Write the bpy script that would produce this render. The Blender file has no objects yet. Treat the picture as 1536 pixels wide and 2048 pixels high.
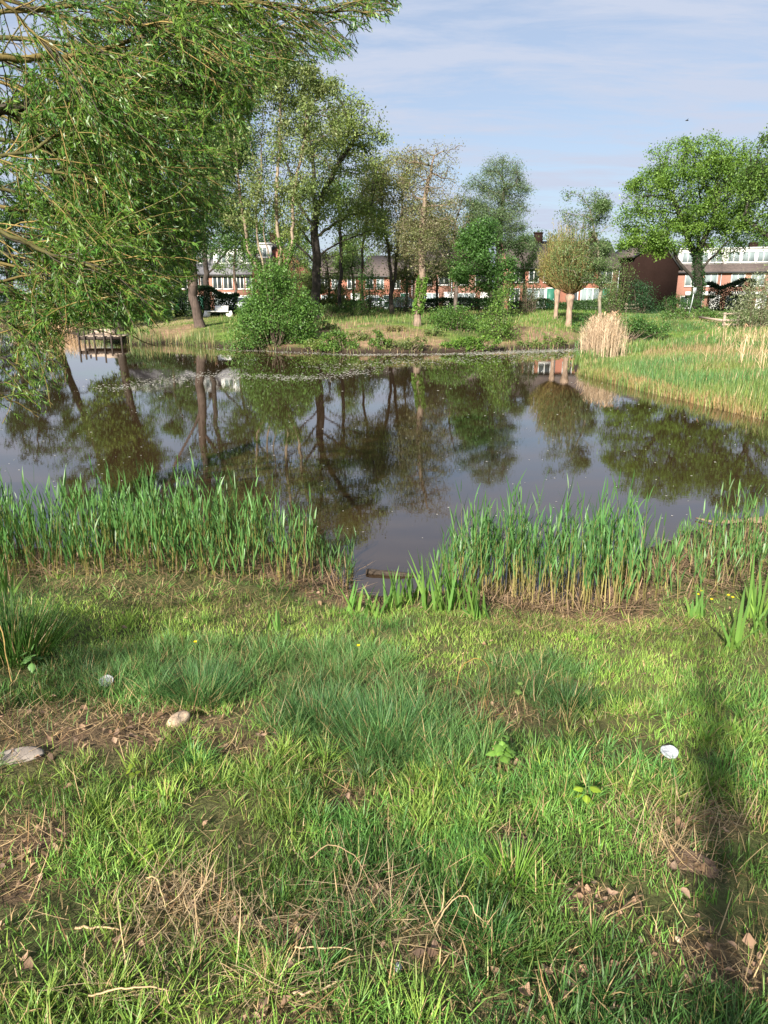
import bpy, math, random
import numpy as np
from mathutils import Vector, Matrix

rng = np.random.default_rng(7)
random.seed(7)
R = math.radians
scene = bpy.context.scene
COL = scene.collection

# ------------------------------------------------------------------ camera, sky, sun, exposure
PITCH = R(16.5)
F_PX = 1420.0            # focal length in pixels of the 1536 x 2048 photograph
EYE = 2.4                # eye height above the water, the water is z = 0
cam_d = bpy.data.cameras.new('camera')
cam = bpy.data.objects.new('camera', cam_d); COL.objects.link(cam)
cam.location = (0, 0, EYE)
cam.rotation_euler = (R(90) - PITCH, 0, 0)
cam_d.sensor_fit = 'VERTICAL'
cam_d.sensor_height = 36.0
cam_d.lens = 36.0 * F_PX / 2048.0
cam_d.clip_start = 0.05
cam_d.clip_end = 4000
scene.camera = cam

SUN_AZ = math.atan2(-0.40, -0.92)      # bearing of the sun from +Y towards +X: behind the viewer, a little left
SUN_EL = R(29)
world = bpy.data.worlds.new('World'); scene.world = world
world.use_nodes = True
wn = world.node_tree.nodes; wl = world.node_tree.links
wn.clear()
w_out = wn.new('ShaderNodeOutputWorld')
sky = wn.new('ShaderNodeTexSky'); sky.sky_type = 'NISHITA'; sky.sun_disc = False
sky.sun_elevation = SUN_EL; sky.sun_rotation = SUN_AZ
sky.air_density = 1.0; sky.dust_density = 1.4; sky.ozone_density = 2.0
bg_sky = wn.new('ShaderNodeBackground'); bg_sky.inputs['Strength'].default_value = 0.056
wl.new(sky.outputs['Color'], bg_sky.inputs['Color'])
tc = wn.new('ShaderNodeTexCoord'); sep = wn.new('ShaderNodeSeparateXYZ')
wl.new(tc.outputs['Generated'], sep.inputs[0])
zadd = wn.new('ShaderNodeMath'); zadd.operation = 'ADD'; zadd.inputs[1].default_value = 0.16
wl.new(sep.outputs['Z'], zadd.inputs[0])
zmax = wn.new('ShaderNodeMath'); zmax.operation = 'MAXIMUM'; zmax.inputs[1].default_value = 0.05
wl.new(zadd.outputs[0], zmax.inputs[0])
dx = wn.new('ShaderNodeMath'); dx.operation = 'DIVIDE'; dy = wn.new('ShaderNodeMath'); dy.operation = 'DIVIDE'
wl.new(sep.outputs['X'], dx.inputs[0]); wl.new(zmax.outputs[0], dx.inputs[1])
wl.new(sep.outputs['Y'], dy.inputs[0]); wl.new(zmax.outputs[0], dy.inputs[1])
comb = wn.new('ShaderNodeCombineXYZ'); wl.new(dx.outputs[0], comb.inputs['X']); wl.new(dy.outputs[0], comb.inputs['Y'])
n1 = wn.new('ShaderNodeTexNoise'); n1.inputs['Scale'].default_value = 2.3; n1.inputs['Detail'].default_value = 7; n1.inputs['Roughness'].default_value = 0.64
n1.inputs['Distortion'].default_value = 0.3
mp = wn.new('ShaderNodeMapping'); mp.inputs['Scale'].default_value = (0.7, 2.3, 1); mp.inputs['Rotation'].default_value = (0, 0, R(14))
wl.new(comb.outputs[0], mp.inputs['Vector']); wl.new(mp.outputs[0], n1.inputs['Vector'])
rmp = wn.new('ShaderNodeMapRange'); rmp.inputs['From Min'].default_value = 0.41; rmp.inputs['From Max'].default_value = 0.60
rmp.inputs['To Min'].default_value = 0.50; rmp.inputs['To Max'].default_value = 1.0
wl.new(n1.outputs['Fac'], rmp.inputs['Value'])
bg_cl = wn.new('ShaderNodeBackground'); bg_cl.inputs['Color'].default_value = (0.62, 0.695, 0.86, 1); bg_cl.inputs['Strength'].default_value = 0.36
mixw = wn.new('ShaderNodeMixShader')
wl.new(rmp.outputs[0], mixw.inputs[0]); wl.new(bg_sky.outputs[0], mixw.inputs[1]); wl.new(bg_cl.outputs[0], mixw.inputs[2])
wl.new(mixw.outputs[0], w_out.inputs['Surface'])

sun_d = bpy.data.lights.new('sun', 'SUN'); sun_d.energy = 5.0; sun_d.angle = R(1.0); sun_d.color = (1.0, 0.93, 0.82)
sun = bpy.data.objects.new('sun', sun_d); COL.objects.link(sun)
sun_from = Vector((math.sin(SUN_AZ) * math.cos(SUN_EL), math.cos(SUN_AZ) * math.cos(SUN_EL), math.sin(SUN_EL)))
sun.rotation_euler = (-sun_from).to_track_quat('-Z', 'Y').to_euler()
sun.location = (-10, -20, 30)

scene.view_settings.view_transform = 'Standard'
scene.view_settings.look = 'None'
scene.view_settings.gamma = 1
scene.view_settings.exposure = 1.45
scene.cycles.max_bounces = 8
scene.cycles.transparent_max_bounces = 4
scene.cycles.use_denoising = True

# ------------------------------------------------------------------ projection helpers
cp, sp = math.cos(PITCH), math.sin(PITCH)
def ray(px, py):
    u = (px - 768.0) / F_PX; v = (1024.0 - py) / F_PX
    return np.array([u, cp + v * sp, -sp + v * cp])
def pt(px, py, Y):                       # the point seen at a pixel, at ground distance Y
    d = ray(px, py); t = Y / d[1]
    return np.array([d[0] * t, Y, EYE + d[2] * t])
def mpp(px, py, Y):                      # metres per photograph pixel there
    return Y / ray(px, py)[1] / F_PX
def P0(px, py):                          # the point of the water plane at a pixel
    d = ray(px, py); t = -EYE / d[2]
    return (d[0] * t, d[1] * t)

# ------------------------------------------------------------------ noise
def _hash(ix, iy, s):
    h = (ix * 374761393 + iy * 668265263 + s * 144305) & 0xffffffff
    h = ((h ^ (h >> 13)) * 1274126177) & 0xffffffff
    return ((h ^ (h >> 16)) & 0xffff) / 65535.0
def vnoise(x, y, s=0):
    x = np.asarray(x, float); y = np.asarray(y, float)
    ix = np.floor(x).astype(np.int64); iy = np.floor(y).astype(np.int64)
    fx = x - ix; fy = y - iy
    fx = fx * fx * (3 - 2 * fx); fy = fy * fy * (3 - 2 * fy)
    a = _hash(ix, iy, s); b = _hash(ix + 1, iy, s); c = _hash(ix, iy + 1, s); d = _hash(ix + 1, iy + 1, s)
    return (a + (b - a) * fx) * (1 - fy) + (c + (d - c) * fx) * fy
def fbm(x, y, s=0, o=3):
    r = 0; a = 0.5
    for k in range(o):
        r = r + a * vnoise(np.asarray(x) * 2 ** k, np.asarray(y) * 2 ** k, s + k * 17); a *= 0.5
    return r / (1 - 0.5 ** o)

# ------------------------------------------------------------------ the pond outline and the ground height
shore_px = [(-500,1105),(0,1105),(200,1098),(400,1090),(590,1110),(640,1165),(690,1192),(760,1200),(850,1188),(1000,1192),
            (1150,1216),(1225,1216),(1265,1150),(1300,1108),(1400,1068),(1536,1045),(1750,1020),(1850,940),(1750,880),(1536,835),(1400,803),(1300,780),
            (1200,755),(1152,742),(1150,726),(1185,712),(1235,701),(1330,696),(1395,693),(1398,687),(1330,686),(1235,688),(1150,694),(1000,700),(840,704),
            (700,706),(560,702),(430,693),(330,687),(255,690),(180,676),(120,660),(60,653),(-100,652),(-500,652)]
poly = np.array([P0(*p) for p in shore_px])
poly = np.vstack([poly, [[-75, 62], [-60, 20], [-20, 6.2]]])
def sdist(x, y):
    x = np.asarray(x, float); y = np.asarray(y, float)
    sh = x.shape; x = x.ravel(); y = y.ravel()
    k = np.clip(y / 40.0, 0.08, 1.0)
    x = x + (fbm(x / k * 0.35, y / k * 0.35, 3) - 0.5) * 1.4 * k * 0.6
    y = y + (fbm(x / k * 0.35, y / k * 0.35, 9) - 0.5) * 1.4 * k * 0.6
    best = np.full(x.shape, 1e18); inside = np.zeros(x.shape, bool)
    n = len(poly)
    for i in range(n):
        ax, ay = poly[i]; bx, by = poly[(i + 1) % n]
        ex, ey = bx - ax, by - ay
        t = np.clip(((x - ax) * ex + (y - ay) * ey) / (ex * ex + ey * ey + 1e-12), 0, 1)
        qx = x - ax - t * ex; qy = y - ay - t * ey
        best = np.minimum(best, qx * qx + qy * qy)
        c = ((ay > y) != (by > y)) & (x < (bx - ax) * (y - ay) / (by - ay + 1e-12) + ax)
        inside ^= c
    d = np.sqrt(best)
    return np.where(inside, -d, d).reshape(sh)
def sstep(a, b, v):
    t = np.clip((v - a) / (b - a), 0, 1); return t * t * (3 - 2 * t)
def height(x, y):
    x = np.asarray(x, float); y = np.asarray(y, float)
    sd = sdist(x, y)
    near = 0.02 + np.minimum(0.15 * np.maximum(sd, 0), 0.86)
    near = near + (fbm(x * 1.3, y * 1.3, 5) - 0.5) * 0.10 * sstep(0, .8, sd) + (fbm(x * 5, y * 5, 8) - 0.5) * 0.035 * sstep(0, .4, sd)
    far = 0.05 + 0.95 * (1 - np.exp(-np.maximum(sd, 0) / 3.2)) + np.minimum(0.023 * np.maximum(sd, 0), 0.5)
    far = far + (fbm(x * .25, y * .25, 11) - 0.5) * 0.3 * sstep(0, 4, sd)
    low = 0.04 + np.minimum(0.09 * np.maximum(sd, 0), 0.30)
    pen = sstep(6, 10, y) * (1 - sstep(32, 42, y)) * sstep(3, 6, x)
    wfar = sstep(9, 14, y)
    h = near * (1 - wfar) + far * wfar
    h = h * (1 - pen) + low * pen
    return np.where(sd > 0, h, np.maximum(-0.6, 0.02 + 0.22 * sd))
def gz(x, y):
    return float(height(np.array([x]), np.array([y]))[0])
def gp(px, py):                          # the ground point seen at a pixel
    d = ray(px, py)
    ts = np.concatenate([np.arange(0.5, 12, 0.01), np.arange(12, 120, 0.1)])
    X = d[0] * ts; Y = d[1] * ts; Z = EYE + d[2] * ts
    hit = np.nonzero(Z <= np.maximum(height(X, Y), 0))[0]
    i = hit[0] if len(hit) else len(ts) - 1
    return np.array([X[i], Y[i], max(float(height(X[i:i+1], Y[i:i+1])[0]), 0.0)])
def atd(px, Y):                          # ground point under pixel column px at distance Y (column taken near the horizon)
    x = (px - 768.0) / F_PX * Y / ray(px, 610)[1]
    return np.array([x, Y, gz(x, Y)])

# ------------------------------------------------------------------ mesh helpers
class Geo:
    def __init__(s): s.v = []; s.q = []; s.t = []; s.c = []; s.n = 0
    def add(s, v, q=None, t=None, c=(1, 1, 1)):
        v = np.asarray(v, float).reshape(-1, 3); m = len(v)
        s.v.append(v)
        if q is not None and len(q): s.q.append(np.asarray(q, np.int64).reshape(-1, 4) + s.n)
        if t is not None and len(t): s.t.append(np.asarray(t, np.int64).reshape(-1, 3) + s.n)
        c = np.asarray(c, float)
        s.c.append(np.broadcast_to(c, (m, 3)) if c.ndim == 1 else c)
        s.n += m
        return s
    def box(s, x0, x1, y0, y1, z0, z1, c=(1, 1, 1), M=None):
        v = np.array([[x, y, z] for x in (x0, x1) for y in (y0, y1) for z in (z0, z1)], float)
        if M is not None: v = v @ M[:3, :3].T + M[:3, 3]
        return s.add(v, [[0, 1, 3, 2], [4, 6, 7, 5], [0, 4, 5, 1], [2, 3, 7, 6], [0, 2, 6, 4], [1, 5, 7, 3]], None, c)
    def beam(s, a, b, w, h, c=(1, 1, 1)):
        a = np.array(a, float); b = np.array(b, float); t = (b - a) / np.linalg.norm(b - a)
        up = np.array([0, 0, 1.0]) if abs(t[2]) < 0.9 else np.array([0, 1.0, 0])
        n = np.cross(t, up); n /= np.linalg.norm(n); m = np.cross(n, t)
        v = [p + n * (sx * w / 2) + m * (sz * h / 2) for p in (a, b) for sx in (-1, 1) for sz in (-1, 1)]
        return s.add(v, [[0, 1, 3, 2], [4, 6, 7, 5], [0, 4, 5, 1], [2, 3, 7, 6], [0, 2, 6, 4], [1, 5, 7, 3]], None, c)
    def tube(s, pts, rad, k=6, c=(1, 1, 1), cap=True):
        pts = np.asarray(pts, float); n = len(pts); rad = np.broadcast_to(np.asarray(rad, float), (n,))
        tg = np.gradient(pts, axis=0); tg /= np.linalg.norm(tg, axis=1)[:, None] + 1e-12
        u = np.cross(tg[0], [0.31, 0.87, 0.38]); u /= np.linalg.norm(u)
        us = []
        for i in range(n):
            u = u - tg[i] * (u @ tg[i]); u /= np.linalg.norm(u) + 1e-12; us.append(u)
        us = np.array(us); ws = np.cross(tg, us)
        a = np.arange(k) * 2 * np.pi / k
        v = pts[:, None, :] + rad[:, None, None] * (np.cos(a)[None, :, None] * us[:, None, :] + np.sin(a)[None, :, None] * ws[:, None, :])
        v = v.reshape(-1, 3); q = []
        for i in range(n - 1):
            for j in range(k):
                q.append([i * k + j, i * k + (j + 1) % k, (i + 1) * k + (j + 1) % k, (i + 1) * k + j])
        t = []
        if cap:
            v = np.vstack([v, pts[:1], pts[-1:]])
            for j in range(k):
                t.append([n * k, (j + 1) % k, j]); t.append([n * k + 1, (n - 1) * k + j, (n - 1) * k + (j + 1) % k])
        cc = np.asarray(c, float)
        return s.add(v, q, t, cc)
    def build(s, name, m, parent=None, loc=None, smooth=False):
        V = np.vstack(s.v) if s.v else np.zeros((0, 3)); C = np.vstack(s.c) if s.c else np.zeros((0, 3))
        if loc is not None: V = V - np.asarray(loc, float)
        me = bpy.data.meshes.new(name)
        q = np.vstack(s.q) if s.q else np.zeros((0, 4), np.int64); t = np.vstack(s.t) if s.t else np.zeros((0, 3), np.int64)
        me.vertices.add(len(V)); me.vertices.foreach_set('co', V.astype(np.float32).ravel())
        me.loops.add(q.size + t.size)
        me.loops.foreach_set('vertex_index', np.concatenate([q.ravel(), t.ravel()]).astype(np.int32))
        me.polygons.add(len(q) + len(t))
        st = np.concatenate([np.arange(len(q)) * 4, q.size + np.arange(len(t)) * 3]).astype(np.int32)
        me.polygons.foreach_set('loop_start', st)
        me.update(calc_edges=True)
        at = me.attributes.new('Col', 'FLOAT_COLOR', 'POINT')
        at.data.foreach_set('color', np.hstack([C, np.ones((len(C), 1))]).astype(np.float32).ravel())
        if smooth: me.polygons.foreach_set('use_smooth', np.ones(len(me.polygons), bool))
        me.validate()
        me.materials.append(m)
        o = bpy.data.objects.new(name, me); COL.objects.link(o)
        if parent is not None: o.parent = parent
        elif loc is not None: o.location = tuple(loc)
        return o

def thing(name, label, cat, loc=(0, 0, 0), rz=0, group=None):
    o = bpy.data.objects.new(name, None); COL.objects.link(o)
    o.empty_display_size = 0.2
    o.location = tuple(float(v) for v in loc); o.rotation_euler = (0, 0, rz)
    o['label'] = label; o['category'] = cat
    if group: o['group'] = group
    return o
def tag(o, label, cat, group=None, kind=None):
    o['label'] = label; o['category'] = cat
    if group: o['group'] = group
    if kind: o['kind'] = kind
    return o
def copy_thing(src, label, loc, rz=0.0, sc=1.0):
    r = src.copy(); COL.objects.link(r); r['label'] = label
    r.location = tuple(float(v) for v in loc); r.rotation_euler = (0, 0, rz); r.scale = (sc, sc, sc)
    for ch in list(src.children):
        c = ch.copy(); COL.objects.link(c); c.parent = r
        for g in ch.children:
            d = g.copy(); COL.objects.link(d); d.parent = c
    return r

# ------------------------------------------------------------------ materials
def new_mat(name):
    m = bpy.data.materials.new(name); m.use_nodes = True
    nt = m.node_tree; b = nt.nodes['Principled BSDF']
    return m, nt, b
def leaf_mat(name, trans=0.35, rough=0.5, spec=0.35):
    m, nt, b = new_mat(name)
    at = nt.nodes.new('ShaderNodeAttribute'); at.attribute_name = 'Col'
    b.inputs['Roughness'].default_value = rough
    b.inputs['Specular IOR Level'].default_value = spec
    nt.links.new(at.outputs['Color'], b.inputs['Base Color'])
    tr = nt.nodes.new('ShaderNodeBsdfTranslucent')
    mu = nt.nodes.new('ShaderNodeMix'); mu.data_type = 'RGBA'; mu.blend_type = 'MULTIPLY'; mu.inputs[0].default_value = 1
    mu.inputs[7].default_value = (1.25, 1.35, 0.6, 1)
    nt.links.new(at.outputs['Color'], mu.inputs[6]); nt.links.new(mu.outputs[2], tr.inputs['Color'])
    mx = nt.nodes.new('ShaderNodeMixShader'); mx.inputs[0].default_value = trans
    nt.links.new(b.outputs[0], mx.inputs[1]); nt.links.new(tr.outputs[0], mx.inputs[2])
    out = nt.nodes['Material Output']; nt.links.new(mx.outputs[0], out.inputs['Surface'])
    return m
def noise_mat(name, c1, c2, scale=8, rough=0.8, bump=0.0, stretch=(1, 1, 1), detail=6, spec=0.3, metal=0.0, attr=False):
    m, nt, b = new_mat(name)
    tcn = nt.nodes.new('ShaderNodeTexCoord'); mpn = nt.nodes.new('ShaderNodeMapping'); mpn.inputs['Scale'].default_value = stretch
    nz = nt.nodes.new('ShaderNodeTexNoise'); nz.inputs['Scale'].default_value = scale; nz.inputs['Detail'].default_value = detail; nz.inputs['Roughness'].default_value = 0.65
    nt.links.new(tcn.outputs['Object'], mpn.inputs['Vector']); nt.links.new(mpn.outputs[0], nz.inputs['Vector'])
    cr = nt.nodes.new('ShaderNodeValToRGB'); cr.color_ramp.elements[0].position = 0.3; cr.color_ramp.elements[1].position = 0.7
    cr.color_ramp.elements[0].color = (*c1, 1); cr.color_ramp.elements[1].color = (*c2, 1)
    nt.links.new(nz.outputs['Fac'], cr.inputs[0])
    src = cr.outputs[0]
    if attr:
        at = nt.nodes.new('ShaderNodeAttribute'); at.attribute_name = 'Col'
        mu = nt.nodes.new('ShaderNodeMix'); mu.data_type = 'RGBA'; mu.blend_type = 'MULTIPLY'; mu.inputs[0].default_value = 1
        nt.links.new(src, mu.inputs[6]); nt.links.new(at.outputs['Color'], mu.inputs[7]); src = mu.outputs[2]
    nt.links.new(src, b.inputs['Base Color'])
    b.inputs['Roughness'].default_value = rough; b.inputs['Specular IOR Level'].default_value = spec; b.inputs['Metallic'].default_value = metal
    if bump:
        bp = nt.nodes.new('ShaderNodeBump'); bp.inputs['Strength'].default_value = bump; bp.inputs['Distance'].default_value = 0.02
        nt.links.new(nz.outputs['Fac'], bp.inputs['Height']); nt.links.new(bp.outputs[0], b.inputs['Normal'])
    return m
def brick_mat(name, c1, c2, mortar):
    m, nt, b = new_mat(name)
    tcn = nt.nodes.new('ShaderNodeTexCoord'); mpn = nt.nodes.new('ShaderNodeMapping'); mpn.inputs['Rotation'].default_value = (R(90), 0, 0)
    br = nt.nodes.new('ShaderNodeTexBrick'); br.inputs['Scale'].default_value = 4.5; br.inputs['Mortar Size'].default_value = 0.012
    br.inputs['Color1'].default_value = (*c1, 1); br.inputs['Color2'].default_value = (*c2, 1); br.inputs['Mortar'].default_value = (*mortar, 1)
    nt.links.new(tcn.outputs['Object'], mpn.inputs['Vector']); nt.links.new(mpn.outputs[0], br.inputs['Vector'])
    nz = nt.nodes.new('ShaderNodeTexNoise'); nz.inputs['Scale'].default_value = 0.7; nz.inputs['Detail'].default_value = 8
    nt.links.new(tcn.outputs['Object'], nz.inputs['Vector'])
    mr = nt.nodes.new('ShaderNodeMapRange'); mr.inputs['To Min'].default_value = 0.7; mr.inputs['To Max'].default_value = 1.25
    nt.links.new(nz.outputs['Fac'], mr.inputs['Value'])
    mu = nt.nodes.new('ShaderNodeMix'); mu.data_type = 'RGBA'; mu.blend_type = 'MULTIPLY'; mu.inputs[0].default_value = 1
    nt.links.new(br.outputs['Color'], mu.inputs[6]); nt.links.new(mr.outputs[0], mu.inputs[7])
    nt.links.new(mu.outputs[2], b.inputs['Base Color']); b.inputs['Roughness'].default_value = 0.95; b.inputs['Specular IOR Level'].default_value = 0.08
    return m

M = {}
M['leaf'] = leaf_mat('foliage_leaf')
M['willow_leaf'] = leaf_mat('willow_leaf', 0.38, 0.42, 0.45)
M['grass'] = leaf_mat('grass_blade', 0.32, 0.5, 0.35)
M['reed'] = leaf_mat('reed_leaf', 0.30, 0.45, 0.4)
M['straw'] = leaf_mat('dry_straw', 0.15, 0.7, 0.2)
M['bark'] = noise_mat('bark', (.45, .45, .45), (1.3, 1.3, 1.3), 9, 0.9, 0.8, (1, 1, .25), attr=True)
M['twig'] = noise_mat('twig_bark', (.6, .6, .6), (1.3, 1.3, 1.3), 20, 0.7, 0.2, attr=True)
M['brick_red'] = brick_mat('brick_red', (.36, .150, .105), (.31, .125, .09), (.34, .22, .17))
M['brick_pink'] = brick_mat('brick_pink', (.39, .20, .155), (.34, .17, .13), (.37, .25, .20))
M['brick_dark_shade'] = brick_mat('brick_dark_shade', (.022, .012, .010), (.017, .009, .007), (.022, .014, .012))  # oak shade put into the gable wall's brick colour; chimneys share it
M['tile'] = noise_mat('roof_tile', (.055, .045, .042), (.11, .085, .075), 3, 0.8, 0.2)
M['tile_grey'] = noise_mat('roof_tile_grey', (.09, .09, .10), (.17, .17, .18), 3, 0.7, 0.2)
M['white'] = noise_mat('white_paint', (.50, .50, .49), (.62, .62, .60), 4, 0.55)
M['trim_dark'] = noise_mat('dark_trim', (.03, .03, .032), (.05, .05, .05), 4, 0.6)
M['green_paint'] = noise_mat('green_paint', (.02, .10, .07), (.03, .14, .09), 4, 0.5)
M['bin_green'] = noise_mat('bin_green', (.02, .20, .05), (.03, .27, .07), 6, 0.45)
M['curtain'] = noise_mat('curtain', (.10, .13, .14), (.24, .29, .29), 3, 0.8, 0, (6, 1, .3))
def glass_mat():
    m, nt, b = new_mat('window_glass'); b.inputs['Base Color'].default_value = (.035, .045, .05, 1)
    b.inputs['Roughness'].default_value = 0.06; b.inputs['Specular IOR Level'].default_value = 0.8
    return m
M['glass'] = glass_mat()
M['concrete'] = noise_mat('pale_concrete', (.74, .73, .69), (.84, .83, .79), 6, 0.8, 0.1)
M['wood_grey'] = noise_mat('weathered_wood', (.20, .15, .11), (.42, .34, .27), 5, 0.85, 0.4, (1, 6, 6))
M['wood_dark'] = noise_mat('wet_wood', (.012, .009, .007), (.05, .036, .028), 8, 0.7, 0.5)
M['log_bark'] = noise_mat('log_bark', (.012, .010, .008), (.075, .055, .040), 22, 0.85, 1.0, (1, 3, 3))
M['driftwood'] = noise_mat('driftwood', (.11, .075, .05), (.27, .20, .14), 14, 0.8, 0.6, (.4, 3, 3))
M['metal_grey'] = noise_mat('grey_metal', (.30, .33, .34), (.42, .45, .46), 5, 0.45, 0, metal=0.4)
M['car_paint_silver'] = noise_mat('car_paint_silver', (.40, .44, .48), (.45, .48, .52), 2, 0.3, spec=0.6)
M['car_paint_dark'] = noise_mat('car_paint_dark', (.03, .035, .045), (.04, .045, .055), 2, 0.25, spec=0.6)
M['rubber'] = noise_mat('rubber', (.015, .015, .015), (.03, .03, .03), 9, 0.9)
M['stone'] = noise_mat('pale_stone', (.36, .25, .16), (.58, .46, .33), 14, 0.9, 0.5)
M['slab'] = noise_mat('grey_slab', (.16, .13, .11), (.30, .26, .22), 10, 0.9, 0.5)
M['plastic_white'] = noise_mat('white_plastic', (.27, .285, .30), (.38, .40, .42), 60, 0.45, 0.7)
M['earth'] = noise_mat('loose_earth', (.11, .068, .045), (.25, .165, .11), 60, 0.95, 0.8)
M['petal'] = leaf_mat('yellow_petal', 0.3, 0.5)

# ------------------------------------------------------------------ ground (one sheet) and water
def axis(parts):
    out = []
    for a, b, s in parts: out.append(np.arange(a, b, s))
    return np.concatenate(out)
xr = np.concatenate([axis([(0, 5, .07), (5, 30, .28), (30, 75, .9)]), 75 * np.exp(np.arange(0, 3.2, .16))])
xs = np.concatenate([-xr[:0:-1], xr])
ys = np.concatenate([-np.flip(np.array([3, 4.5, 7, 12, 20, 40, 80, 160])), axis([(-2.0, 7.5, .07), (7.5, 20, .25), (20, 48, .28), (48, 100, .9)]), 100 * np.exp(np.arange(0, 2.9, .16))])
GX, GY = np.meshgrid(xs, ys)
GZ = height(GX, GY)
SD = sdist(GX, GY)
def ell(px, py, rx, ry, X, Y):           # soft ellipse of ground given by the pixel extents of a patch
    c = gp(px, py); a = gp(px + rx, py); b = gp(px, py - ry)
    ra = abs(a[0] - c[0]); rb = abs(b[1] - c[1]) + 1e-6
    d = np.sqrt(((X - c[0]) / ra) ** 2 + ((Y - c[1]) / rb) ** 2)
    return 1 - sstep(.65, 1.25, d)
SOIL_PATCH = [(120, 1455, 330, 42), (330, 1450, 170, 30), (500, 1490, 70, 26), (40, 1510, 90, 20), (40, 1680, 110, 60), (0, 1780, 90, 50), (1380, 1735, 60, 30), (1395, 1640, 110, 26),
              (1000, 1545, 70, 22), (740, 1800, 60, 40), (1190, 1810, 70, 40), (1420, 1930, 130, 60), (1180, 1960, 160, 40), (560, 1860, 120, 40), (860, 1900, 90, 40), (690, 1600, 60, 20),
              (370, 1790, 80, 35), (1100, 2030, 200, 40), (560, 2040, 140, 40), (980, 1420, 80, 26), (1020, 1690, 50, 30), (270, 1890, 60, 30)]
def soil_near(X, Y):
    m = np.zeros(np.shape(X))
    for p in SOIL_PATCH: m = np.maximum(m, ell(*p, X, Y))
    n = fbm(X * 3.5, Y * 3.5, 21)
    m = m * (0.15 + 1.1 * n)
    sd = sdist(X, Y)
    mud = (1 - sstep(0.15, 0.55, sd + (n - .5) * .6))
    return np.clip(np.maximum(m, mud * (Y < 8)), 0, 1)
sn = soil_near(GX, GY)
nz1 = fbm(GX * .9, GY * .9, 31); nz2 = fbm(GX * .22, GY * .22, 32)
green = np.array([.070, .095, .028]); ygreen = np.array([.110, .170, .032]); soil = np.array([.125, .078, .052]); straw = np.array([.27, .185, .105]); mudc = np.array([.032, .022, .016])
gc = green + (ygreen - green) * sstep(.3, .7, nz1)[..., None]
nearm = (GY < 9)
thatch = np.array([.125, .108, .048])
gc = np.where(nearm[..., None], thatch + (green - thatch) * nz1[..., None], gc)
sc_ = soil + (straw - soil) * sstep(.42, .7, fbm(GX * 6, GY * 6, 33))[..., None] * .7
gc = gc + (sc_ - gc) * (sn * nearm)[..., None]
gc = np.where((nearm & (SD < .35))[..., None], gc + (mudc * 1.5 - gc) * (1 - sstep(.0, .35, SD))[..., None], gc)
# bare, leaf strewn banks across the water
BANK = [(760, 672, 120, 22), (690, 660, 70, 18), (1090, 672, 75, 24), (850, 690, 80, 14), (560, 680, 120, 20), (330, 662, 60, 14), (1005, 690, 60, 12), (60, 648, 60, 5)]
bm = np.zeros(GX.shape)
for p in BANK: bm = np.maximum(bm, ell(*p, GX, GY))
bm = .85 * bm * (GY > 30) * sstep(.30, .60, fbm(GX * .8, GY * .8, 36) + .12)
brown = np.array([.20, .115, .075]) + (np.array([.30, .19, .13]) - np.array([.20, .115, .075])) * fbm(GX * 2.2, GY * 2.2, 37)[..., None]
gc = gc + (brown - gc) * bm[..., None]
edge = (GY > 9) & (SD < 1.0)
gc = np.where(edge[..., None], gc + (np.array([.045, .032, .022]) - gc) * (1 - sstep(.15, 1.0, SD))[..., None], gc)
# trodden sand path across the lawn by the bench, and by the right hand gate
pthm = np.maximum(ell(345, 640, 60, 4, GX, GY), ell(1420, 642, 60, 3.5, GX, GY)) * (GY > 30)
gc = gc + (np.array([.33, .24, .15]) - gc) * (pthm * .8)[..., None]
gc = np.where((SD < -0.02)[..., None], mudc, gc)
ny, nx = GX.shape
idx = np.arange(ny * nx).reshape(ny, nx)
gq = np.stack([idx[:-1, :-1], idx[:-1, 1:], idx[1:, 1:], idx[1:, :-1]], -1).reshape(-1, 4)
def ground_mat():
    m, nt, b = new_mat('ground_soil')
    at = nt.nodes.new('ShaderNodeAttribute'); at.attribute_name = 'Col'
    tcn = nt.nodes.new('ShaderNodeTexCoord')
    nz = nt.nodes.new('ShaderNodeTexNoise'); nz.inputs['Scale'].default_value = 34; nz.inputs['Detail'].default_value = 8; nz.inputs['Roughness'].default_value = .7
    n2 = nt.nodes.new('ShaderNodeTexNoise'); n2.inputs['Scale'].default_value = 2.6; n2.inputs['Detail'].default_value = 8; n2.inputs['Roughness'].default_value = .7
    nt.links.new(tcn.outputs['Object'], nz.inputs['Vector']); nt.links.new(tcn.outputs['Object'], n2.inputs['Vector'])
    ad = nt.nodes.new('ShaderNodeMath'); ad.operation = 'MULTIPLY'; nt.links.new(nz.outputs['Fac'], ad.inputs[0]); nt.links.new(n2.outputs['Fac'], ad.inputs[1])
    mr = nt.nodes.new('ShaderNodeMapRange'); mr.inputs['From Min'].default_value = .1; mr.inputs['From Max'].default_value = .42; mr.inputs['To Min'].default_value = .35; mr.inputs['To Max'].default_value = 1.7
    nt.links.new(ad.outputs[0], mr.inputs['Value'])
    mu = nt.nodes.new('ShaderNodeMix'); mu.data_type = 'RGBA'; mu.blend_type = 'MULTIPLY'; mu.inputs[0].default_value = 1
    nt.links.new(at.outputs['Color'], mu.inputs[6]); nt.links.new(mr.outputs[0], mu.inputs[7])
    nt.links.new(mu.outputs[2], b.inputs['Base Color']); b.inputs['Roughness'].default_value = .95; b.inputs['Specular IOR Level'].default_value = .15
    bp = nt.nodes.new('ShaderNodeBump'); bp.inputs['Strength'].default_value = .9; bp.inputs['Distance'].default_value = .03
    nt.links.new(nz.outputs['Fac'], bp.inputs['Height']); nt.links.new(bp.outputs[0], b.inputs['Normal'])
    return m
g = Geo().add(np.stack([GX, GY, GZ], -1), gq, None, gc.reshape(-1, 3))
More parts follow.
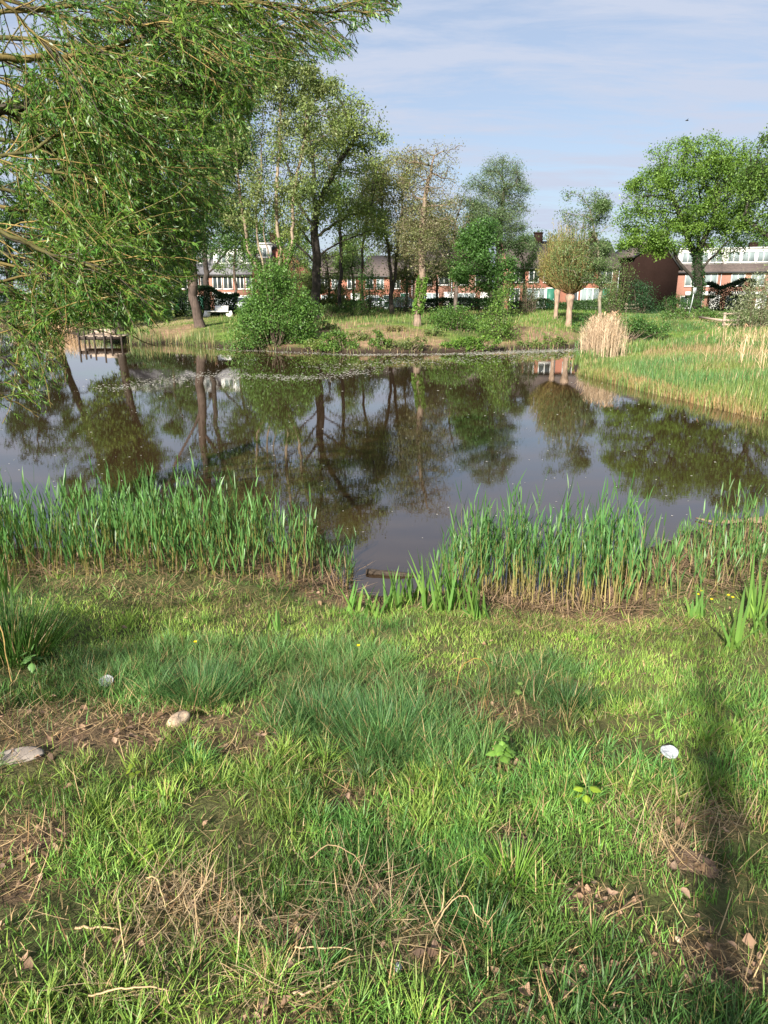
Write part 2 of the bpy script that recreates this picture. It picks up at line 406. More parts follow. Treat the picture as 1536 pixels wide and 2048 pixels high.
tag(g.build('ground', ground_mat(), smooth=True), 'grassy banks and muddy bed of the pond', 'ground', kind='structure')

def water_mat():
    m, nt, b = new_mat('pond_water')
    tcn = nt.nodes.new('ShaderNodeTexCoord')
    n0 = nt.nodes.new('ShaderNodeTexNoise'); n0.inputs['Scale'].default_value = 1.1; n0.inputs['Detail'].default_value = 3
    mpn = nt.nodes.new('ShaderNodeMapping'); mpn.inputs['Scale'].default_value = (1.0, 3.2, 1)
    nt.links.new(tcn.outputs['Object'], mpn.inputs['Vector']); nt.links.new(mpn.outputs[0], n0.inputs['Vector'])
    nw = nt.nodes.new('ShaderNodeTexNoise'); nw.inputs['Scale'].default_value = 7.0; nw.inputs['Detail'].default_value = 2
    mp2 = nt.nodes.new('ShaderNodeMapping'); mp2.inputs['Scale'].default_value = (1, 2.4, 1)
    nt.links.new(tcn.outputs['Object'], mp2.inputs['Vector']); nt.links.new(mp2.outputs[0], nw.inputs['Vector'])
    b1 = nt.nodes.new('ShaderNodeBump'); b1.inputs['Strength'].default_value = .016; b1.inputs['Distance'].default_value = .02
    b2 = nt.nodes.new('ShaderNodeBump'); b2.inputs['Strength'].default_value = .02; b2.inputs['Distance'].default_value = .006
    nt.links.new(n0.outputs['Fac'], b1.inputs['Height']); nt.links.new(nw.outputs['Fac'], b2.inputs['Height']); nt.links.new(b1.outputs[0], b2.inputs['Normal'])
    nt.links.new(b2.outputs[0], b.inputs['Normal'])
    # peaty brown body colour, dusted with fine pollen specks
    ns = nt.nodes.new('ShaderNodeTexVoronoi'); ns.inputs['Scale'].default_value = 9
    nt.links.new(tcn.outputs['Object'], ns.inputs['Vector'])
    lt = nt.nodes.new('ShaderNodeMath'); lt.operation = 'LESS_THAN'; lt.inputs[1].default_value = .022
    nt.links.new(ns.outputs['Distance'], lt.inputs[0])
    npn = nt.nodes.new('ShaderNodeTexNoise'); npn.inputs['Scale'].default_value = .5; npn.inputs['Detail'].default_value = 4; nt.links.new(tcn.outputs['Object'], npn.inputs['Vector'])
    gt = nt.nodes.new('ShaderNodeMath'); gt.operation = 'GREATER_THAN'; gt.inputs[1].default_value = .5; nt.links.new(npn.outputs['Fac'], gt.inputs[0])
    ml = nt.nodes.new('ShaderNodeMath'); ml.operation = 'MULTIPLY'; nt.links.new(lt.outputs[0], ml.inputs[0]); nt.links.new(gt.outputs[0], ml.inputs[1])
    mx = nt.nodes.new('ShaderNodeMix'); mx.data_type = 'RGBA'; mx.inputs[6].default_value = (.030, .018, .009, 1); mx.inputs[7].default_value = (.20, .16, .11, 1)
    nt.links.new(ml.outputs[0], mx.inputs[0]); nt.links.new(mx.outputs[2], b.inputs['Base Color'])
    b.inputs['Roughness'].default_value = .015; b.inputs['IOR'].default_value = 1.58
    return m
wq = Geo().add([[-140, 3, 0], [60, 3, 0], [60, 110, 0], [-140, 110, 0]], [[0, 1, 2, 3]])
tag(wq.build('water', water_mat()), 'still brown pond water mirroring trees and sky', 'water', kind='structure')

# ------------------------------------------------------------------ terraced houses
def window(root, x, z, w, h, panes=2, y=0.0, curtain=False, M_frame='white'):
    fr = Geo(); t = .09
    fr.box(x - t, x + w + t, y - .07, y - .004, z - t, z); fr.box(x - t, x + w + t, y - .07, y - .004, z + h, z + h + t)
    fr.box(x - t, x, y - .07, y - .004, z, z + h); fr.box(x + w, x + w + t, y - .07, y - .004, z, z + h)
    for k in range(1, panes):
        xx = x + w * k / panes; fr.box(xx - .05, xx + .05, y - .065, y - .004, z, z + h)
    fr.box(x - t - .05, x + w + t + .05, y - .14, y - .07, z - t - .03, z - t + .03)
    f = fr.build('window', M[M_frame], root)
    pn = Geo().box(x, x + w, y - .03, y - .006, z, z + h)
    pn.build('pane', M['curtain' if curtain else 'glass'], f)
    return f
def house(label, A, B, depth, eave, ridge, wins, door=None, dormer=None, wall='brick_pink', tile='tile', chimney=None, base=None, group='terraced houses behind the pond', panel=None, ridge_at=.5):
    A = np.array(A, float); B = np.array(B, float)
    ang = math.atan2(B[1] - A[1], B[0] - A[0]); w = float(np.hypot(*(B - A)[:2])) - .012
    z0 = base if base is not None else min(gz(A[0], A[1]), gz(B[0], B[1]))
    r = thing('brick_house', label, 'house', (A[0], A[1], z0 - .3), ang, group)
    e = eave - z0 + .3; rd = ridge - z0 + .3; ym = depth * ridge_at
    wl_ = Geo(); prof = [(0, 0), (depth, 0), (depth, e), (ym, rd), (0, e)]
    v = [[x, p[0], p[1]] for x in (0.0, w) for p in prof]
    wl_.add(v, [[0, 1, 6, 5], [1, 2, 7, 6], [4, 0, 5, 9]], [[0, 4, 1], [1, 4, 2], [2, 4, 3], [5, 6, 9], [6, 7, 9], [7, 8, 9]])
    wl_.build('wall', M[wall], r)
    ro = Geo(); oh = .35; th = .16
    for (ya, za, yb, zb) in ((0 - oh, e - oh * (rd - e) / ym, ym, rd), (depth + oh, e - oh * (rd - e) / (depth - ym), ym, rd)):
        ro.add([[x, y, z + dz] for x in (-.004, w + .004) for (y, z) in ((ya, za), (yb, zb)) for dz in (.01, th)],
               [[0, 1, 3, 2], [4, 6, 7, 5], [0, 4, 5, 1], [2, 3, 7, 6], [0, 2, 6, 4], [1, 5, 7, 3]])
    rf = ro.build('roof', M[tile], r)
    Geo().box(-.02, w + .02, -oh - .10, -oh - .01, e - oh * (rd - e) / ym - .06, e - oh * (rd - e) / ym + .10).build('gutter', M['trim_dark'], r)
    Geo().beam([w - .12, -.08, .1], [w - .12, -.08, e], .09, .09).build('downpipe', M['metal_grey'], r)
    if chimney is None: chimney = w * .62
    if chimney is not None:
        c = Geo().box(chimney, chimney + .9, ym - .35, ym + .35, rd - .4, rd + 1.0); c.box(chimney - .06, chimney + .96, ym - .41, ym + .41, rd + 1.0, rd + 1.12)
        c.build('chimney', M['brick_dark_shade'], rf)
    if dormer is not None:
        dx0, dx1, dy, dz0, dz1, ws = dormer
        dz0 -= z0 - .3; dz1 -= z0 - .3
        d = Geo().box(dx0, dx1, dy, ym + .4, dz0, dz1); d.box(dx0 - .1, dx1 + .1, dy - .12, ym + .5, dz1, dz1 + .16)
        dm = d.build('dormer', M['white'], r)
        for (wx, ww) in ws: window(dm, wx, dz0 + .35, ww, dz1 - dz0 - .75, 2, dy, True, 'white')
    for wv in wins:
        x, z, ww, hh = wv[:4]; window(r, x, z - z0 + .3, ww, hh, wv[4] if len(wv) > 4 else 2, 0.0, (wv[5] if len(wv) > 5 else False))
    if door is not None:
        x, z, ww, hh, mt = door; z = z - z0 + .3
        d = Geo().box(x, x + ww, -.06, -.004, z, z + hh).build('door', M[mt], r)
        f = Geo(); f.box(x - .1, x, -.08, -.004, z, z + hh + .1); f.box(x + ww, x + ww + .1, -.08, -.004, z, z + hh + .1); f.box(x, x + ww, -.08, -.004, z + hh, z + hh + .1)
        f.build('door_frame', M['white'], d)
        Geo().box(x + ww - .18, x + ww - .10, -.12, -.06, z + 1.0, z + 1.12).build('handle', M['metal_grey'], d)
    if panel is not None:
        for (x0, x1, zz0, zz1, yy) in panel:
            Geo().box(x0, x1, -yy, -.004, zz0 - z0 + .3, zz1 - z0 + .3).build('porch_fascia', M['white'], r)
    return r

def ax(px, Y): return ((px - 768.0) / F_PX * Y / ray(px, 590)[1], Y)
# left row: pink facades with white roof dormers
rowL = [ax(225, 88), ax(330, 88), ax(420, 88), ax(507, 88)]
lab = ['pink brick terraced house seen dimly through the willow leaves at far left', 'pink brick terraced house behind the leaning dark trunk, white dormer on its roof',
       'pink brick terraced house above the pale bench, white panel under its paired windows']
for i in range(3):
    w = rowL[i + 1][0] - rowL[i][0]
    house(lab[i], rowL[i], rowL[i + 1], 9, 5.6, 8.6, [(.5, 3.9, .95, 1.35, 2), (1.75, 3.9, .95, 1.35, 2), (3.3, 3.9, .75, 1.35, 2), (4.4, 3.9, .55, 1.35, 1), (.6, 1.6, 2.0, 1.4, 3, True)],
          door=(3.7, .9, .95, 2.1, 'green_paint'), dormer=(.3, w - .3, 1.6, 6.5, 8.2, [(.8, 1.0), (2.2, 1.0), (3.8, .9)]), tile='tile_grey', base=1.3, panel=[(.4, 3.0, 3.05, 3.45, .5)] if i else None)
# gabled end house whose red side wall shows right of the big shrub
house('red brick end house with a long sloping gable behind the big shrub', ax(512, 80), (ax(546, 80)[0], 80.0), 9, 6.2, 8.6, [(.4, 3.9, .6, 1.3, 2)], wall='brick_red', base=1.3,
      dormer=(.2, 1.6, 1.2, 6.7, 8.3, [(.35, .8)]), tile='tile')
gA = np.array([ax(541, 82)[0], 82.0]); gB = np.array([ax(630, 83)[0], 83.0])
u_ = (gB - gA) / np.linalg.norm(gB - gA); nrm = np.array([-u_[1], u_[0]])
# this wing is entered from its gable: the ridge runs back from the viewer
def gable_house(label, A, B, length, eaveL, eaveR, ridge, rpos, wall, tile, base, chimney=None, wins=()):
    A = np.array(A, float); B = np.array(B, float); ang = math.atan2(B[1] - A[1], B[0] - A[0]); w = float(np.hypot(*(B - A)))
    r = thing('brick_house', label, 'house', (A[0], A[1], base - .3), ang, 'terraced houses behind the pond')
    eL = eaveL - base + .3; eR = eaveR - base + .3; rd = ridge - base + .3; xm = w * rpos
    prof = [(0, 0), (w, 0), (w, eR), (xm, rd), (0, eL)]
    v = [[p[0], y, p[1]] for y in (0.0, length) for p in prof]
    Geo().add(v, [[0, 5, 6, 1], [1, 6, 7, 2], [4, 9, 5, 0]], [[0, 1, 4], [1, 2, 4], [2, 3, 4], [5, 9, 6], [6, 9, 7], [7, 9, 8]]).build('wall', M[wall], r)
    ro = Geo(); oh = .4
    for (xa, za, xb, zb) in ((-oh, eL - oh * (rd - eL) / xm, xm, rd), (w + oh, eR - oh * (rd - eR) / (w - xm), xm, rd)):
        ro.add([[x, y, z + dz] for y in (-.12, length) for (x, z) in ((xa, za), (xb, zb)) for dz in (.01, .22)],
               [[0, 1, 3, 2], [4, 6, 7, 5], [0, 4, 5, 1], [2, 3, 7, 6], [0, 2, 6, 4], [1, 5, 7, 3]])
    rf = ro.build('roof', M[tile], r)
    Geo().beam([-oh, -.16, eL - oh * (rd - eL) / xm], [xm, -.16, rd], .06, .28).beam([xm, -.16, rd], [w + oh, -.16, eR - oh * (rd - eR) / (w - xm)], .06, .28).build('verge_board', M['trim_dark'], r)
    if chimney:
        c = Geo().box(xm - .1 + chimney, xm + .9 + chimney, .5, 1.3, rd - 1.2, rd + .8); c.box(xm - .16 + chimney, xm + .96 + chimney, .44, 1.36, rd + .8, rd + .95); c.build('chimney', M[wall], rf)
    for wv in wins: window(r, *wv)
    return r
gable_house('orange red brick gable wall between the multi-stemmed tree and the dark spreading oak', gA, gB, 10, 7.6, 5.4, 8.5, .25, 'brick_red', 'tile', 1.3)
# middle left row, farther back
rowM = [ax(636, 104), ax(726, 104), ax(826, 103)]
for i, lb in enumerate(['far brick house between the spreading oak and the slim dark trunk', 'far brick house behind the young green bush, green door at its right end']):
    w = rowM[i + 1][0] - rowM[i][0]
    house(lb, rowM[i], rowM[i + 1], 9, 5.9, 8.6, [(.5, 4.2, .9, 1.35, 2), (2.0, 4.2, .9, 1.35, 2, True), (4.2, 4.2, 1.0, 1.35, 2), (.5, 1.8, 1.7, 1.4, 3, True), (2.9, 1.8, .9, 1.4, 1)],
          door=(w - 1.6, 1.35, 1.0, 2.1, 'green_paint' if i else 'white'), base=1.4, chimney=w - 2.2 if i else None, wall='brick_red')
# centre row
rowC = [ax(832, 88), ax(905, 88), ax(982, 88)]
for i, lb in enumerate(['brick house half hidden by the ivy clad trunk', 'brick house with two white framed upper windows left of the dark green tree']):
    w = rowC[i + 1][0] - rowC[i][0]
    house(lb, rowC[i], rowC[i + 1], 9, 6.0, 8.8, [(.7, 4.35, 1.1, 1.4, 2), (2.7, 4.35, 1.15, 1.4, 2), (.6, 1.9, 2.0, 1.4, 3, True)], door=(3.4, 1.3, .95, 2.1, 'white'), base=1.4,
          chimney=.6 if i == 0 else None, wall='brick_pink')
# centre right row with the big tiled roof
rowR = [ax(1012, 86), ax(1120, 86), ax(1236, 86)]
for i, lb in enumerate(['long roofed brick house left of the two pollard willows', 'brick house with a wide white ground floor window right of the pollard willows']):
    w = rowR[i + 1][0] - rowR[i][0]
    house(lb, rowR[i], rowR[i + 1], 9.5, 6.25, 9.2, [(.9, 4.6, 1.0, 1.45, 2), (2.6, 4.6, 1.0, 1.45, 2), (4.3 + i * .2, 4.6, 1.3, 1.45, 2), (2.45, 1.75, 2.0, 2.05, 3, True)] + ([(.5, 1.75, 1.0, 2.05, 2)] if i == 0 else [(1.2, 1.75, .8, 2.05, 1)]),
          door=(4.7, 1.6, .95, 2.25, 'green_paint'), base=1.5, wall='brick_red')
# gable with tree shade put into its brick colour; the right hand row
gable_house('brown brick gable house, its wall coloured dark for tree shade, with chimney left of the big right oak', ax(1264, 86), (ax(1352, 86.6)[0], 86.6), 8, 7.5, 6.3, 9.2, .52, 'brick_dark_shade', 'tile', 1.2, chimney=.25)
rowQ = [ax(1349, 93), ax(1440, 91.5), ax(1535, 90), ax(1632, 88.5)]
for i, lb in enumerate(['pink brick row house behind the trunk of the big right oak', 'pink brick row house with two wide white windows right of the oak trunk', 'pink brick row house half hidden by the pale leaved bush at the right edge']):
    w = float(np.hypot(rowQ[i + 1][0] - rowQ[i][0], rowQ[i + 1][1] - rowQ[i][1]))
    house(lb, rowQ[i], rowQ[i + 1], 9, 6.0, 8.4, [(1.1, 4.3, 1.35, 1.35, 2, True), (3.3, 4.3, 1.35, 1.35, 2, True), (.8, 1.7, 2.4, 1.3, 3)], door=(4.2, 1.0, .95, 2.1, 'white'), base=1.1,
          dormer=(.15, w - .15, 1.3, 6.75, 8.6, [(.6, 1.2), (2.2, 1.3), (3.9, 1.2)]), panel=[(1.2, w - .6, 3.15, 3.6, .7)])

# ------------------------------------------------------------------ trees
LEAF_K = 1.9; ATT_K = 2.3
def grow(trunks, att, step=.45, infl=4.0, kill=.8, iters=120, trop=(0, 0, .1), seed=0, jitter=.25):
    """space colonisation: trunks = list of polylines, att = attraction points; returns nodes, parents"""
    rg = np.random.default_rng(seed)
    nodes = []; par = []
    for tr in trunks:
        tr = np.asarray(tr, float); prev = -1
        if len(tr) > 2 and len(nodes) and np.linalg.norm(tr[0] - nodes[0]) > 1e-3:
            d = np.linalg.norm(np.array(nodes) - tr[0], axis=1); prev = int(d.argmin())
        elif len(nodes): prev = 0
        for i in range(len(tr)):
            if i == 0:
                if prev == -1: nodes.append(tr[0]); par.append(-1); prev = 0
                continue
            L = np.linalg.norm(tr[i] - tr[i - 1]); n = max(1, int(L / step))
            for k in range(1, n + 1):
                nodes.append(tr[i - 1] + (tr[i] - tr[i - 1]) * k / n + (rg.normal(0, .03, 3) if k < n else 0)); par.append(prev); prev = len(nodes) - 1
    att = np.asarray(att, float); alive = np.ones(len(att), bool)
    near = np.full(len(att), 1e9); who = np.zeros(len(att), int)
    new = list(range(len(nodes))); trop = np.array(trop)
    for it in range(iters):
        if new:
            NN = np.array([nodes[i] for i in new])
            d = np.linalg.norm(att[:, None, :] - NN[None], axis=2); j = d.argmin(1); dm = d[np.arange(len(att)), j]
            up = dm < near; near[up] = dm[up]; who[up] = np.array(new)[j[up]]
        alive &= near > kill
        sel = alive & (near < infl)
        if not sel.any(): break
        dirs = {}
        ids = np.nonzero(sel)[0]
        vec = att[ids] - np.array(nodes)[who[ids]]; vec /= np.linalg.norm(vec, axis=1)[:, None]
        for w, v in zip(who[ids], vec): dirs.setdefault(int(w), []).append(v)
        new = []
        for w, vs in dirs.items():
            m = np.sum(vs, axis=0); m = m / (np.linalg.norm(m) + 1e-9) + trop + rg.normal(0, jitter, 3); m /= np.linalg.norm(m) + 1e-9
            nodes.append(nodes[w] + m * step); par.append(w); new.append(len(nodes) - 1)
        if len(nodes) > 9000: break
    return np.array(nodes), np.array(par)
def radii(nodes, par, rbase, rmin, ex=1.95):
    n = len(nodes); ch = np.zeros(n, int)
    for i in range(n - 1, 0, -1): ch[par[i]] += 1
    acc = np.where(ch == 0, 1.0, 0.0)
    for i in range(n - 1, 0, -1): acc[par[i]] += acc[i]
    r = rbase * (acc / acc[0]) ** (1 / ex)
    # trunk flare at the foot
    fl = np.exp(-np.maximum(nodes[:, 2] - nodes[0, 2], 0) / .5) * .45 * (r > rbase * .5)
    return np.maximum(r * (1 + fl), rmin), acc, ch
def skeleton_geo(nodes, par, rad, col, col_thin=None, kbig=7, geo=None):
    geo = geo or Geo(); n = len(nodes); col = np.asarray(col, float); ct = col if col_thin is None else np.asarray(col_thin, float)
    kids = [[] for _ in range(n)]
    for i in range(1, n): kids[par[i]].append(i)
    main = np.full(n, -1)
    for i in range(n):
        if kids[i]: main[i] = max(kids[i], key=lambda c: rad[c])
    tang = np.zeros((n, 3))
    for i in range(n):
        t = np.zeros(3)
        if par[i] >= 0: t += nodes[i] - nodes[par[i]]
        if main[i] >= 0: t += nodes[main[i]] - nodes[i]
        tang[i] = t / (np.linalg.norm(t) + 1e-9)
    ref = np.array([.83, .53, .17])
    def frame(t):
        a = np.cross(t, ref); a /= np.linalg.norm(a, axis=1)[:, None] + 1e-9; return a, np.cross(t, a)
    ci = np.arange(1, n) if par[0] < 0 else np.arange(n); pi_ = par[ci]
    ismain = main[pi_] == ci
    sd_ = nodes[ci] - nodes[pi_]; sd_ /= np.linalg.norm(sd_, axis=1)[:, None] + 1e-9
    t0 = np.where(ismain[:, None], tang[pi_], sd_); r0 = np.where(ismain, rad[pi_], np.minimum(rad[ci] * 1.15, rad[pi_]))
    t1 = tang[ci]; r1 = rad[ci]
    for big in (True, False):
        s = (r0 > .035) == big
        if not s.any(): continue
        k = kbig if big else 3
        a0, b0 = frame(t0[s]); a1, b1 = frame(t1[s]); an = np.arange(k) * 2 * np.pi / k
        cs = np.cos(an)[None, :, None]; sn_ = np.sin(an)[None, :, None]
        R0 = nodes[pi_[s]][:, None] + r0[s][:, None, None] * (cs * a0[:, None] + sn_ * b0[:, None])
        R1 = nodes[ci[s]][:, None] + r1[s][:, None, None] * (cs * a1[:, None] + sn_ * b1[:, None])
        m = len(R0); V = np.concatenate([R0, R1], 1).reshape(-1, 3)
        base = (np.arange(m) * 2 * k)[:, None]; j = np.arange(k); j2 = (j + 1) % k
        Q = np.stack([base + j, base + j2, base + k + j2, base + k + j], -1).reshape(-1, 4)
        C = np.repeat((col if big else ct)[None] * (.85 + .3 * np.random.default_rng(m).random((m, 1))), 2 * k, 0)
        geo.add(V, Q, None, C)
    return geo
def leaf_geo(C, A, L, W, col, geo=None, seed=0, bend=.25):
    """lens shaped leaves: base points C, axis A, length L, width W"""
    geo = geo or Geo(); rg = np.random.default_rng(seed); n = len(C)
    A = A / (np.linalg.norm(A, axis=1)[:, None] + 1e-9)
    S = np.cross(A, rg.normal(0, 1, (n, 3))); S /= np.linalg.norm(S, axis=1)[:, None] + 1e-9
    N = np.cross(A, S); L = np.broadcast_to(L, (n,))[:, None]; W = np.broadcast_to(W, (n,))[:, None]
    mid = C + A * L * .45 + N * L * bend * .3
    V = np.stack([C, mid + S * W * .5, C + A * L - N * L * bend * .2, mid - S * W * .5], 1).reshape(-1, 3)
    Q = np.arange(n * 4).reshape(-1, 4)
    geo.add(V, Q, None, np.repeat(col, 4, 0)); return geo
def tint(n, base, rg, dv=.28, hue=None, hmix=None):
    base = np.asarray(base, float); c = np.repeat(base[None], n, 0)
    if hue is not None:
        h = rg.random(n)[:, None] if hmix is None else hmix[:, None]
        c = c + (np.asarray(hue, float) - c) * h
    return c * np.exp(rg.normal(0, dv, n))[:, None]
def envelope(blobs, Y, n, rg, dscale=1.0, clump=0, shell=.5):
    """points in a union of ellipsoids given by pixel centre and pixel radii at distance Y"""
    out = []; vol = np.array([b[2] * b[3] * min(b[2], b[3]) for b in blobs], float); vol = vol ** .75; vol /= vol.sum()
    for b, v in zip(blobs, vol):
        m = max(6, int(n * v)); yy = Y + (b[4] if len(b) > 4 else 0)
        c = pt(b[0], b[1], yy); s = mpp(b[0], b[1], yy)
        u = rg.normal(0, 1, (m, 3)); u /= np.linalg.norm(u, axis=1)[:, None]
        r = rg.random(m) ** (1 / (3 + 2 * shell))
        out.append(c + u * r[:, None] * np.array([b[2] * s, min(b[2], b[3] * 1.3) * s * dscale, b[3] * s]))
    return np.vstack(out)
def cr_spline(pts, n):
    pts = np.asarray(pts, float); P = np.vstack([2 * pts[0] - pts[1], pts, 2 * pts[-1] - pts[-2]]); out = []
    for u in np.linspace(0, len(pts) - 1 - 1e-6, n):
        i = int(u); t = u - i; a, b, c, d = P[i:i + 4]
        out.append(.5 * (2 * b + (c - a) * t + (2 * a - 5 * b + 4 * c - d) * t * t + (3 * b - a - 3 * c + d) * t ** 3))
    return np.array(out)
def tree(label, trunk_px, Y, blobs, rbase, leafc, hue=None, nleaf=14000, lsize=.13, natt=420, name='broadleaf_tree', barkc=(.10, .075, .055), twigc=None, extra=None, seed=1, step=.5, kill=.9,
         trop=(0, 0, .12), spread=.32, rmin=.012, dens=None, group=None, ivy=None, droop=0.0, dscale=1.0, cat='tree', infl=4.5, wl=.5, base_z=None, clumpy=3.0):
    rg = np.random.default_rng(seed)
    b0 = atd(trunk_px[0][0], Y)
    if base_z is not None: b0[2] = base_z
    def poly_(pl):
        return [pt(p[0], p[1], Y + (p[2] if len(p) > 2 else 0)) for p in pl]
    def wob(p):
        p = np.array(p); m = max(6, int(np.linalg.norm(p[-1] - p[0]) / .8)); q = cr_spline(p, m); w = rg.normal(0, .045, q.shape); w[0] = 0; return q + w
    tr = [wob([b0 - np.array([0, 0, .25])] + poly_(trunk_px[1:]))]
    for e in (extra or []): tr.append(wob(poly_(e)))
    nleaf = int(nleaf * LEAF_K); lsize = lsize * 1.12
    att = envelope(blobs, Y, int(natt * ATT_K), rg, dscale); kill = kill * .62; step = step * .8
    att = att[att[:, 2] > b0[2] + .6]
    nodes, par = grow(tr, att, step, infl, kill, 140, trop, seed)
    rad, acc, ch = radii(nodes, par, rbase, rmin)
    root = thing(name, label, cat, b0, 0, group)
    tg = skeleton_geo(nodes, par, rad, barkc, twigc or barkc)
    tg.build('trunk', M['bark'], root, b0, smooth=True)
    # leaves on the thin growth
    thin = np.nonzero((acc <= 7) & (np.arange(len(nodes)) > 0))[0]
    wgt = np.where(ch[thin] == 0, 2.2, 1.0) * np.exp(rg.normal(0, .6, len(thin)) + clumpy * (vnoise(nodes[thin, 0] * .75 + nodes[thin, 1] * .3, nodes[thin, 2] * .75, seed) - .5))
    pick = rg.choice(thin, nleaf, p=wgt / wgt.sum())
    tt = rg.random(nleaf)[:, None]
    Cn = nodes[par[pick]] * (1 - tt) + nodes[pick] * tt + rg.normal(0, spread, (nleaf, 3)) * np.array([1, 1, .75]) - np.array([0, 0, droop]) * rg.random(nleaf)[:, None]
    Ax = rg.normal(0, 1, (nleaf, 3)) + np.array([0, 0, -.25 - droop])
    nodet = np.random.default_rng(seed + 5).random(len(nodes))
    col = tint(nleaf, leafc, rg, .25, hue, np.clip(nodet[pick] + rg.normal(0, .2, nleaf), 0, 1) if hue is not None else None)
    L = lsize * (.6 + .8 * rg.random(nleaf))
    lg = leaf_geo(Cn, Ax, L, L * wl, col, None, seed)
    lg.build('crown', M['leaf'], root, b0)
    if ivy:
        iv = Geo(); n = ivy[2]; h0 = pt(trunk_px[0][0], ivy[0], Y)[2]; h1 = pt(trunk_px[0][0], ivy[1], Y)[2]
        tn = np.nonzero((rad > rbase * .35) & (nodes[:, 2] > min(h0, h1)) & (nodes[:, 2] < max(h0, h1)))[0]
        pk = rg.choice(tn, n); pp = par[pk]; t = rg.random(n)[:, None]; cc = nodes[pp] * (1 - t) + nodes[pk] * t
        u = rg.normal(0, 1, (n, 3)); u[:, 2] *= .2; u /= np.linalg.norm(u, axis=1)[:, None]
        cc = cc + u * (rad[pk][:, None] * (1.0 + .35 * rg.random((n, 1))) + .02)
        leaf_geo(cc, u + np.array([0, 0, -.8]), .07 + .05 * rg.random(n), .10, tint(n, ivy[3] if len(ivy) > 3 else (.05, .11, .02), rg, .3), iv, seed + 3)
        iv.build('ivy', M['leaf'], root, b0)
    return root

G_MID = (.055, .115, .022); G_YEL = (.15, .20, .035); G_DRK = (.028, .068, .018); G_BLU = (.06, .105, .045); G_BRN = (.145, .14, .058)
far = 'trees on the far bank'
tree('tall tree with a leaning dark trunk beside the pale bench', [(399, 654), (388, 600), (384, 540), (378, 470), (372, 380), (362, 280), (350, 180)], 47,
     [(370, 120, 105, 130), (290, 250, 120, 120), (430, 300, 85, 140), (222, 245, 80, 75), (270, 120, 100, 100), (430, 450, 60, 70)], .29, G_MID, G_DRK, 34000, .15, 620, barkc=(.085, .062, .05), seed=11, group=far,
     extra=[[(384, 540), (345, 470), (300, 400)], [(380, 480), (420, 400), (440, 320)]])
tree('dark forked tree behind the bench, a limb reaching right at roof height', [(412, 606), (412, 560), (411, 520), (405, 440), (410, 330), (420, 200)], 66,
     [(420, 190, 80, 120), (470, 330, 80, 110), (360, 300, 80, 120), (480, 440, 50, 50), (420, 90, 80, 80)], .24, G_DRK, G_MID, 20000, .15, 420, barkc=(.045, .036, .03), seed=12, group=far,
     extra=[[(412, 550), (440, 520), (470, 480), (485, 430)], [(411, 530), (390, 490), (360, 430)]])
tree('multi-stemmed pale barked tree fanning out of the big shrub', [(545, 640), (520, 560), (497, 500), (484, 430), (474, 350), (470, 250), (476, 180)], 42,
     [(560, 170, 80, 80), (500, 240, 70, 130), (600, 260, 80, 120), (645, 220, 60, 70), (540, 370, 75, 80), (465, 380, 60, 90), (580, 125, 50, 45), (600, 400, 50, 50)], .17, (.125, .185, .055), (.165, .185, .07), 15500, .13, 620, barkc=(.23, .18, .125), twigc=(.16, .12, .085), seed=13, group=far,
     extra=[[(545, 640), (530, 560), (519, 500), (513, 440), (520, 330), (530, 220)], [(545, 640), (556, 560), (562, 500), (552, 400), (560, 280), (565, 170)], [(545, 640), (565, 560), (580, 490), (588, 400), (600, 300), (625, 210)],
            [(545, 640), (540, 540), (530, 470), (525, 380), (500, 280)]], spread=.28, ivy=(470, 590, 2200, (.075, .15, .025)), step=.42)
tree('big oak with dark wide spreading limbs low over the roofs', [(634, 612), (633, 560), (633, 510), (631, 440), (628, 370), (625, 300)], 50,
     [(640, 240, 85, 80), (705, 260, 72, 66), (590, 330, 60, 80), (700, 360, 75, 70), (750, 300, 30, 50), (640, 420, 70, 60), (720, 440, 60, 40), (570, 430, 50, 60), (690, 220, 45, 30)], .30, (.130, .190, .048), (.17, .21, .06), 13500, .13, 620, name='oak_tree',
     barkc=(.040, .033, .028), seed=14, group=far, step=.45, spread=.30,
     extra=[[(634, 540), (660, 515), (700, 505), (740, 492), (765, 470), (772, 450)], [(633, 520), (670, 490), (715, 470), (750, 455)], [(633, 530), (605, 500), (580, 470), (565, 440)],
            [(632, 480), (660, 450), (705, 430), (735, 420)], [(632, 460), (605, 420), (585, 380), (575, 330)], [(631, 430), (655, 370), (690, 310), (715, 270)], [(633, 500), (600, 455), (560, 420)]])
tree('slim dark trunk standing right of the spreading oak', [(680, 612), (680, 560), (681, 500), (680, 430), (676, 360)], 60, [(690, 400, 50, 60), (670, 320, 40, 60), (700, 470, 40, 30)], .14, (.15, .20, .045), G_MID, 3200, .14, 200, barkc=(.04, .033, .028), seed=15, group=far)
tree('slender bare stemmed tree between oak and ivy clad trunk', [(726, 612), (724, 560), (726, 500), (735, 420)], 64, [(735, 410, 45, 70), (760, 350, 35, 40)], .11, (.16, .20, .06), G_BRN, 2600, .14, 190, barkc=(.10, .08, .06), seed=16, group=far)
tree('twin stemmed tree with fine yellowish spring leaves left of the ivy trunk', [(784, 612), (783, 560), (779, 510), (765, 440), (760, 380)], 57,
     [(800, 350, 45, 50), (770, 420, 55, 60), (830, 440, 50, 60), (800, 480, 60, 40), (750, 380, 40, 50)], .17, (.165, .195, .052), (.18, .165, .08), 10500, .13, 420, barkc=(.055, .043, .034), seed=17, group=far,
     extra=[[(784, 590), (792, 530), (800, 460), (805, 390)]])
